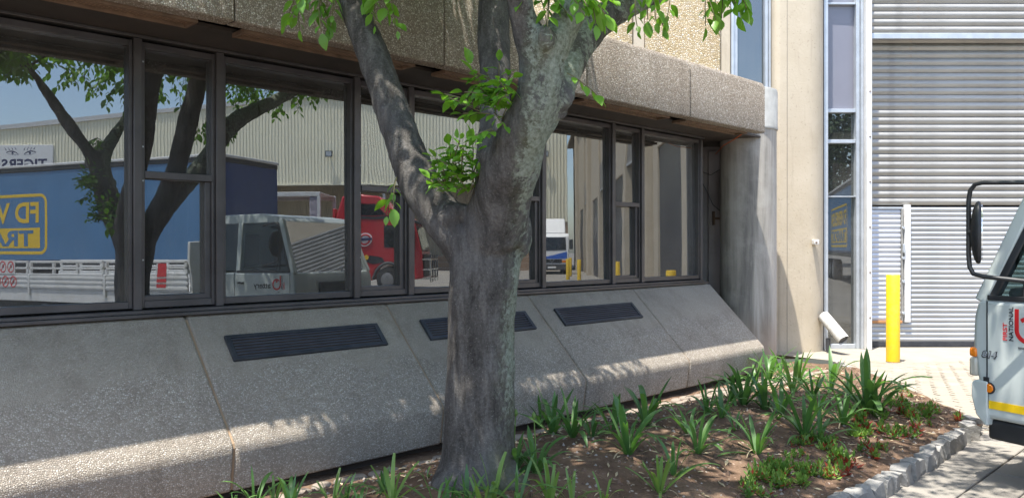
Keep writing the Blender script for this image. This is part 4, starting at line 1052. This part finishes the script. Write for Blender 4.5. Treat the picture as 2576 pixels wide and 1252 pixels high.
for sd_ in (BY0, BY1):
    for k in range(nb):
        xa = BX0+bl*k-.07; xb = BX0+bl*(k+1)+.02
        g = MB().box(xa, sd_-.02, BZ+.004, xb, sd_+.02, 1.20).build('dropside', MAT['white_metal'], tr, bevel=.008)
        rl = MB()
        for z0, z1 in ((1.203, 1.225), (1.30, 1.335), (1.41, 1.45)): rl.box(xa, sd_-.025, z0, xb, sd_+.022, z1)
        m_ = 3
        for j in range(m_+1):
            xx = xa+(xb-xa)*j/m_; rl.box(xx-.03, sd_-.018, 1.226, xx+.03, sd_+.018, 1.2995); rl.box(xx-.03, sd_-.018, 1.336, xx+.03, sd_+.018, 1.4095)
        rl.build('rail', MAT['white_metal'], g, bevel=.005)
        rb = MB()
        for z0 in (.98, 1.06, 1.14): rb.box(xa+.03, sd_+(.02 if sd_ > -.9 else -.028), z0, xb-.03, sd_+(.028 if sd_ > -.9 else -.02), z0+.035)
        rb.build('pressing', MAT['white_metal'], g, bevel=.003)
        MB().box(xb-.055, sd_-.03, BZ-.1, xb+.005, sd_+.034, 1.22).build('bed_post', MAT['white_metal'], tr, bevel=.008)
# warning roundels on the bed side
for k, (xx, zz) in enumerate(((-6.75, 1.335), (-7.0, 1.335), (-7.25, 1.335), (-6.68, 1.07), (-6.93, 1.07), (-7.18, 1.07))):
    if k == 0: MB().box(-6.62, BY0+.026, 1.21, -7.4, BY0+.03, 1.46).build('warning_board', MAT['white_metal'], tr)
    yy = BY0+(.0305 if zz > 1.2 else .0285)
    c = [(xx+.095*math.cos(a), yy+.004, zz+.095*math.sin(a)) for a in [q*math.pi/14 for q in range(29)]]
    b = MB().tube(c, .011, 6); b.tube([(xx+.06, yy+.004, zz+.06), (xx-.06, yy+.004, zz-.06)], .01, 6)
    b.v = [(x, yy+(y-yy)*.25, z) for x, y, z in b.v]; s = b.build('warning_sign', MAT['red_txt'], tr)
    MB().box(xx-.03, yy, zz-.015, xx+.035, yy+.001, zz+.01).box(xx-.01, yy, zz+.01, xx+.01, yy+.001, zz+.045).build('pictogram', MAT['dark_txt'], s)
MB().box(BX0-.5, BY0+.024, 1.0, BX0-.72, BY0+.028, 1.4).build('red_board', MAT['red_txt'], tr)

# ------------------------------------------------------------------ across the yard (seen mirrored in the glass)
MAT['clad'] = plain('cream_ribbed_cladding', (.85,.81,.63), .5, 0, var=.04, scale=.3, dirt=(.78,.74,.55), dscale=.25)
MAT['clad_brown'] = plain('tan_back_cladding', (.42,.36,.26), .6, 0, var=.08, scale=.3)
MAT['brick'] = None
def brickm():
    t = NT('red_brown_brickwork'); br = t.N('TexBrick'); mp = t.N('Mapping'); mp.inputs['Rotation'].default_value = (rad(90), 0, rad(90)); t.l.new(t.co, mp.inputs[0])
    t.l.new(mp.outputs[0], br.inputs['Vector']); br.inputs['Scale'].default_value = 1; br.inputs['Brick Width'].default_value = .5; br.inputs['Row Height'].default_value = .18; br.inputs['Mortar Size'].default_value = .02
    br.inputs['Color1'].default_value = (.30,.19,.12,1); br.inputs['Color2'].default_value = (.38,.25,.16,1); br.inputs['Mortar'].default_value = (.45,.40,.33,1)
    return t.done(br.outputs['Color'], .9)
MAT['brick'] = brickm()
wh = empty('warehouse', (53.0, -8.5, 0))
tag(wh, 'large warehouse with cream ribbed gable cladding, mirrored in the office windows', 'warehouse')
WX, WY = 53.0, -8.5
def ribbed(y0, y1, zlo, zhi, x, pitch, depth, mat, name):
    b = MB(); n = int(abs(y1-y0)/pitch); rows = []
    for k in range(n):
        ya = y0+(y1-y0)*k/n; p = (y1-y0)/n
        for q, dd in ((0, 0), (.58, 0), (.66, depth), (.92, depth)): rows.append((ya+p*q, dd))
    rows.append((y1, 0))
    for y, dd in rows: b.v += [(x-dd-WX, y-WY, zlo(y)), (x-dd-WX, y-WY, zhi(y))]
    b.f = [(2*i, 2*i+2, 2*i+3, 2*i+1) for i in range(len(rows)-1)]
    return b.build(name, mat, wh, fix=False)
roofz = lambda y: 14.0-.088*abs(y+8.5)
ribbed(-62, 6.3, lambda y: 7.1, roofz, 53.0, .26, .05, MAT['clad'], 'gable_cladding')
ribbed(6.3, 11.2, lambda y: 3.95, roofz, 53.0, .26, .05, MAT['clad'], 'gable_cladding')
ribbed(-62, 6.3, lambda y: 1.3, lambda y: 7.4, 58.5, .26, .05, MAT['clad_brown'], 'bay_back_cladding')
b = MB()
for ya, yb in ((-62, -8.5), (-8.5, 11.2)):
    b.add([(x-WX, y-WY, roofz(y)+dz) for y in (ya, yb) for x, dz in ((52.85, -.05), (53.2, -.05), (53.2, .3), (52.85, .3))], [(0,1,2,3),(7,6,5,4),(0,4,5,1),(1,5,6,2),(2,6,7,3),(3,7,4,0)])
b.build('barge_flashing', MAT['white_metal'], wh)
MB().box(52.93-WX, -62-WY, 6.98, 53.3-WX, 6.3-WY, 7.1).build('bay_lintel', MAT['clad'], wh)
MB().box(53.25-WX, -62-WY, 7.45, 60-WX, 6.3-WY, 7.6).build('bay_ceiling', MAT['clad_brown'], wh)
MB().box(53.1-WX, 6.3-WY, 0, 60-WX, 6.6-WY, 7.4).build('bay_side_wall', MAT['brick'], wh)
MB().box(53.05-WX, 6.6-WY, 0, 53.4-WX, 11.2-WY, 3.94).build('brick_base', MAT['brick'], wh)
MB().box(57.0-WX, -62-WY, 0, 58.4-WX, 6.29-WY, 1.3).build('loading_dock', MAT['brick'], wh)
b = MB(); b.add([(x-WX, y-WY, roofz(y)+.1) for y in (-62, -8.5, 11.2) for x in (53.2, 75)], [(0, 1, 3, 2), (2, 3, 5, 4)]); b.build('roof', MAT['white_metal'], wh)
for y in (-3.5, -13, -22): MB().box(53.3-WX, y-.12-WY, 0, 53.55-WX, y+.12-WY, 7.0).build('bay_post', MAT['white_metal'], wh)
lv = MB()
for k in range(16): lv.box(58.3-WX, 3.2-WY, 1.6+k*.16, 58.35-WX, 5.6-WY, 1.68+k*.16)
lv.build('louvre', MAT['alu'], wh)
for y, z in ((-7.6, 9.4), (9.45, 9.2)):
    l = MB().box(52.5-WX, y-.28-WY, z-.2, 52.62-WX, y+.28-WY, z+.26).box(52.62-WX, y-.04-WY, z-.05, 53-WX, y+.04-WY, z+.05).build('flood_lamp', MAT['vent'], wh)
    MB().box(52.47-WX, y-.22-WY, z-.14, 52.499-WX, y+.22-WY, z+.2).build('lens', MAT['alu'], l)
sg = empty('wall_sign', (52.8, -32.4, 8.0)); tag(sg, 'white sign board with drawn eyes over dark capitals, on the ribbed warehouse wall', 'sign')
MAT['sign_white'] = plain('white_sign_board', (.78,.78,.77), .5, 0, var=.02); MAT['navy'] = plain('navy_print', (.02,.025,.09), .5, 0, var=.02)
MB().box(0, 2.35, .0, .18, -2.5, 2.42).build('board', MAT['sign_white'], sg, bevel=.02)
lettering('lettering', 'TIGERS', 1.1, MAT['navy'], sg, frame4((0, -1, 0), (0, 0, 1), (-1, 0, 0), (-.004, 1.9, .52)), 3.7, extrude=.003, bold=.03)
for c, s_ in ((.55, 1), (-.9, -1)):
    e = MB(); up = []; lo = []
    for k in range(13):
        t = -1+2*k/12; yy = c-t*.5; zz = 1.74+.08*t*s_*-1
        up.append((yy, zz+.17*(1-t*t))); lo.append((yy, zz-.11*(1-t*t)))
    def stroke(pl, r):
        b_ = MB().tube([(-.004, y, z) for y, z in pl], r, 6); b_.v = [(-.004+(x+.004)*.08, y, z) for x, y, z in b_.v]; return b_
    stroke(up, [.02+.035*math.sin(math.pi*k/12) for k in range(13)]).build('eye_outline', MAT['navy'], sg)
    stroke(lo, [.012]*13).build('eye_outline', MAT['navy'], sg)
    MB().cyl((-.002, c, 1.76), (-.006, c, 1.76), .09, seg=16).build('pupil', MAT['navy'], sg)
    for j in range(4):
        a = c-.5+.27*j; stroke([(a, 1.99+.02*j), (a+.05*s_, 2.08+.02*j), (a+.14*s_, 2.28)], [.035, .03, .004]).build('brow_stripe', MAT['navy'], sg)

# blue curtain-side trailer
MAT['blue'] = plain('blue_trailer_curtain', (.07,.18,.34), .45, 0, var=.1, scale=.8, bump=.01, bscale=2); MAT['blue_shaded'] = plain('shaded_blue_trailer_end', (.03,.06,.17), .45)  # second blue is the curtain blue with the end's shade put into it
MAT['gold'] = plain('yellow_print', (.72,.48,.03), .5, 0, var=.03)
UA = math.atan2(-.949, .316)
tl = empty('box_trailer', (11.52, .28, 0), UA)
tag(tl, 'long blue curtain-sided trailer with yellow lettering, mirrored in the office windows', 'trailer')
# local x runs to the rear along the visible side, local y = left of that = towards the yard's far side
TL, TW = 18.0, 2.5
MB().box(.02, .02, 1.35, TL-.02, TW-.02, 4.02).build('load_box', MAT['blue_shaded'], tl)
MB().box(.06, -.004, 1.42, TL-.06, .019, 3.93).build('side_curtain', MAT['blue'], tl)
MB().box(0, -.03, 3.93, TL, TW, 4.06).build('roof_rail', MAT['black'], tl, bevel=.02)
MB().box(-.02, -.05, 4.062, TL, TW+.02, 4.14).build('roof_edge', MAT['white_metal'], tl, bevel=.02)
MB().box(0, -.02, 1.2, TL, TW, 1.348).build('side_rail', MAT['black'], tl, bevel=.02)
MB().box(.0, -.01, 1.35, .06, .03, 3.93).build('corner_post', MAT['black'], tl)
for x in (11.6, 12.9, 14.2):
    for y in (.2, TW-.2): wheel(x, y, .52, .5, .36, tl, -1 if y < 1 else 1)
for y in (.2, TW-.35): MB().box(2.6, y, .15, 2.8, y+.15, 1.2).build('landing_leg', MAT['black'], tl)
def tlt(body_, size, mat, x, z, width, **k):
    return lettering('lettering', body_, size, mat, tl, frame4((1, 0, 0), (0, 0, 1), (0, -1, 0), (x, -.008, z)), width, extrude=.002, **k)
tlt('FD VERMEULEN', .80, MAT['gold'], 6.30, 2.50, 5.5, bold=.02)
fb = MB(); RX0, RX1, RZ0, RZ1, rr = 6.02, 12.1, 1.62, 3.26, .22
pts = []
for cx_, cz_, a0 in ((RX1-rr, RZ1-rr, 0), (RX0+rr, RZ1-rr, 90), (RX0+rr, RZ0+rr, 180), (RX1-rr, RZ0+rr, 270)):
    for q in range(7): a = rad(a0+15*q); pts.append((cx_+rr*math.cos(a), -.006, cz_+rr*math.sin(a)))
pts.append(pts[0]); fb.tube(pts, .045, 6); fb.v = [(x, -.0062+(y+.006)*.05, z) for x, y, z in fb.v]; fb.build('printed_border', MAT['gold'], tl)
MB().box(6.25, -.0065, 1.76, 11.9, -.0045, 2.34).build('printed_band', MAT['gold'], tl)
tlt('TRANSPORT', .62, MAT['blue'], 6.50, 1.83, 5.2, bold=.02)

# red tractor unit with an open curtain-side trailer
MAT['red'] = plain('red_truck_paint', (.45,.022,.03), .25, 0, var=.04)
rt = empty('red_truck', (21.8, 2.5, 0), rad(90))
tag(rt, 'red tractor unit with bull bar and round badge, mirrored in the office windows', 'truck')
# local x = forward, local y = left = towards the camera side
prof = [(-1.75, .75), (-1.8, 2.9), (-1.55, 3.75), (-1.1, 3.92), (-.2, 3.75), (.55, 3.2), (.95, 2.75), (1.25, 1.5), (1.3, .55), (.95, .5), (.8, .95), (.45, 1.15), (.05, 1.15), (-.3, .95), (-.45, .5), (-1.3, .5)]
prof = [(x+.3 if x > .9 else x, z) for x, z in prof]
MB().prism(prof, 0, -2.5, 'y').build('cab_body', MAT['red'], rt, bevel=.07, seg=3)
MB().prism([(-1.25, 3.05), (-1.1, 3.55), (-.35, 3.5), (.2, 3.05)], .004, .012, 'y').build('roof_window', MAT['black_glass'], rt)
MB().prism([(-1.4, 2.92), (-1.3, 3.02), (.55, 3.0), (.75, 2.86)], .003, .02, 'y').build('trim_strip', MAT['black'], rt)
MB().prism([(.1, 1.75), (.1, 2.62), (.9, 2.62), (1.2, 1.95), (1.1, 1.7)], .004, .012, 'y').build('door_glass', MAT['black_glass'], rt)
MB().add([(1.30, -.12, 2.6), (1.30, -2.38, 2.6), (1.565, -2.38, 1.62), (1.565, -.12, 1.62)], [(0, 1, 2, 3)]).build('windscreen', MAT['black_glass'], rt, fix=False)
MB().prism([(.95, 2.92), (1.6, 2.72), (1.62, 2.64), (1.1, 2.74)], -.05, -2.45, 'y').build('sun_visor', MAT['black'], rt, bevel=.02)
MB().box(1.1, .02, 1.75, 1.27, .32, 2.6).build('wing_mirror', MAT['black'], rt, bevel=.05)
MB().box(1.585, -.2, .6, 1.63, -2.3, 1.5).build('grille', MAT['black'], rt, bevel=.03)
bb_ = MB()
for z in (.55, .9, 1.3): bb_.tube([(1.5, -.05, z), (1.86, -.2, z), (1.86, -2.3, z), (1.5, -2.45, z)], .035, 8)
for y in (-.25, -.9, -1.6, -2.25): bb_.tube([(1.86, y, .4), (1.86, y, 1.45)], .03, 8)
bb_.build('bull_bar', MAT['chrome'], rt, smooth=True)
MB().tube([(.95, .01, .55)]+[(.25+.62*math.cos(a), .01, .55+.62*math.sin(a)) for a in [k*math.pi/10 for k in range(1, 10)]]+[(-.45, .01, .55)], .05, 8).build('wheel_arch', MAT['grey_plastic'], rt)
wheel(.25, -.12, .52, .5, .32, rt, 1); wheel(.25, -2.38, .52, .5, .32, rt, -1)
for x in (-2.9, -4.2):
    for y in (-.25, -2.25): wheel(x, y, .52, .5, .5, rt, 1 if y > -1 else -1)
MB().box(-5.4, -.8, .75, -.5, -1.7, 1.0).build('chassis', MAT['black'], rt)
MB().box(-1.9, -.0, .9, -1.81, -.4, 3.3).build('side_fairing', MAT['red'], rt, bevel=.02)
bd = MB().cyl((-.70, .002, 2.05), (-.70, .012, 2.05), .26, seg=28).build('round_badge', MAT['sign_white'], rt)
MB().tube([(-.70+.18*math.cos(a), .013, 2.05+.18*math.sin(a)) for a in [k*math.pi/14 for k in range(29)]], .035, 6).build('badge_ring', MAT['red_txt'], bd)
MB().box(-.95, .013, 2.0, -.45, .055, 2.1).build('badge_bar', MAT['navy'], bd)
MB().prism([(-.75, 1.25), (-.5, 1.45), (.0, 1.35), (.1, 1.2), (-.4, 1.15)], .004, .012, 'y').build('dark_graphic', MAT['dark_txt'], rt)
MB().cyl((-.62, .013, 1.38), (-.62, .02, 1.38), .09, seg=16).box(-.95, .013, 1.35, -.68, .02, 1.41).build('yellow_graphic', MAT['gold'], rt)
ct = empty('open_trailer', (21.8, .1, 0), rad(90))
tag(ct, 'open-sided flatbed trailer with white roof frame behind the red tractor unit', 'trailer')
MB().box(-12, -.02, 1.15, 0, -2.5, 1.35).build('deck', MAT['black'], ct, bevel=.02)
MB().box(-12, -.02, 3.78, 0, -.16, 3.95).box(-12, -2.36, 3.78, 0, -2.5, 3.95).box(-12, -.16, 3.9, 0, -2.36, 3.93).build('roof_frame', MAT['white_metal'], ct, bevel=.02)
for x in (-.12, -4, -8, -12):
    for y in (-.02, -2.4): MB().box(x, y, 1.352, x+.12, y-.1, 3.778).build('roof_post', MAT['white_metal'], ct)
MB().box(-.05, -.05, 1.36, -.45, -.35, 3.77).build('bunched_curtain', plain('mauve_bunched_curtain', (.30,.27,.31), .8, bump=.05, bscale=9), ct, bevel=.05)
for x in (-8.3, -9.6, -10.9):
    for y in (-.25, -2.25): wheel(x, y, .52, .5, .36, ct, 1 if y > -1 else -1)
MB().box(-11.9, -.7, .8, -1, -1.8, 1.14).build('chassis', MAT['black'], ct)
for y in (-.4, -2.1): MB().box(-2.4, y-.07, .12, -2.6, y+.07, 1.15).build('landing_leg', MAT['black'], ct)

# white truck with blue flash, standing nose-on
wt = empty('white_truck', (42.0, 9.6, 0), rad(180))
tag(wt, 'white truck with blue diagonal flash on its nose, standing beyond the yellow bollards', 'truck')
MB().prism([(-1.9, .7), (-1.9, 2.75), (-.35, 2.75), (-.12, 2.55), (.0, 1.6), (.02, .7)], 1.15, -1.15, 'y').build('cab_body', MAT['sign_white'], wt, bevel=.06, seg=3)
MB().prism([(-1.8, 2.76), (-1.8, 3.75), (-1.25, 3.75), (-.7, 3.0), (-.55, 2.76)], .95, -.95, 'y').build('roof_deflector', MAT['sign_white'], wt, bevel=.08, seg=3)
MB().add([(.0, .98, 1.66), (.0, -.98, 1.66), (-.105, -.92, 2.5), (-.105, .92, 2.5)], [(0, 1, 2, 3)]).build('windscreen', MAT['black_glass'], wt, fix=False, loc=(.016, 0, 0))
MB().prism([(1.02, 1.12), (-1.02, 1.55), (-1.02, 1.12)], .022, .03, 'x').build('blue_flash', plain('blue_paint', (.03,.13,.55), .4), wt)
MB().box(.02, 1.14, .38, .22, -1.14, .78).build('bumper', MAT['grey_plastic'], wt, bevel=.04)
MB().box(.018, .7, .84, .03, -.7, 1.08).build('grille', MAT['black'], wt)
for y in (.85, -.85): MB().box(.018, y-.14, .86, .035, y+.14, 1.02).build('headlamp', MAT['amber'], wt, bevel=.01)
MB().tube([(.03+.01, .1*math.cos(a), 1.02+.1*math.sin(a)) for a in [k*math.pi/10 for k in range(21)]], .012, 6).build('round_badge', MAT['alu'], wt)
MB().box(.222, .26, .5, .23, -.26, .62).build('number_plate', MAT['sign_white'], wt)
for y in (1.3, -1.3): MB().box(-.3, y-.12, 1.7, -.2, y+.12, 2.35).build('wing_mirror', MAT['black'], wt, bevel=.03)
for y in (1.0, -1.0): wheel(-1.0, y, .5, .48, .3, wt, 1 if y > 0 else -1)
MB().box(-7.5, -1.2, 1.0, -2.0, 1.2, 1.2).build('chassis', MAT['black'], wt)
for y in (1.0, -1.0): wheel(-5.8, y, .5, .48, .4, wt, 1 if y > 0 else -1)

# ------------------------------------------------------------------ trees beyond the yard (mirrored in the depot glass)
MAT['far_leaf'] = plain('dark_tree_foliage', (.045,.085,.025), .8, 0, var=.5, scale=1.2)
def far_tree(x, y, h, r, label, seed):
    t = random.Random(seed); e = empty('tree', (x, y, 0)); tag(e, label, 'tree')
    MB().tube([(0, 0, -.2), (.1, .05, h*.3), (.0, .2, h*.55)], [.35, .25, .12], 10).build('trunk', MAT['bark'], e, smooth=True)
    vs = []; fs = []
    for k in range(5200):
        while True:
            q = Vector((t.uniform(-1, 1), t.uniform(-1, 1), t.uniform(-1, 1)))
            if q.length < 1 and noise.noise(q*2.2+Vector((seed*3.1, 0, 0))) > -.12+.25*(q.length-.6): break
        c = Vector((q.x*r, q.y*r, h*.64+q.z*h*.38)); a = t.uniform(.16, .34)
        u = Vector((t.uniform(-1, 1), t.uniform(-1, 1), t.uniform(-1, 1))).normalized(); v_ = u.orthogonal().normalized()
        b0 = len(vs); vs += [c-u*a, c+v_*a*.5, c+u*a, c-v_*a*.5]; fs.append((b0, b0+1, b0+2, b0+3))
    m = bpy.data.meshes.new('crown'); m.from_pydata(vs, [], fs); m.materials.append(MAT['far_leaf']); tag(link_mesh('crown', m, e), kind='stuff')
far_tree(22.5, -38, 13, 5.5, 'dark leafy tree across the yard, mirrored in the strip window', 1)
far_tree(30.5, -41, 14.5, 6, 'taller dark tree beside the other leafy trees across the yard', 2)
far_tree(15.5, -44, 15, 5.5, 'broad dark tree across the yard, mirrored in the slit window', 3)
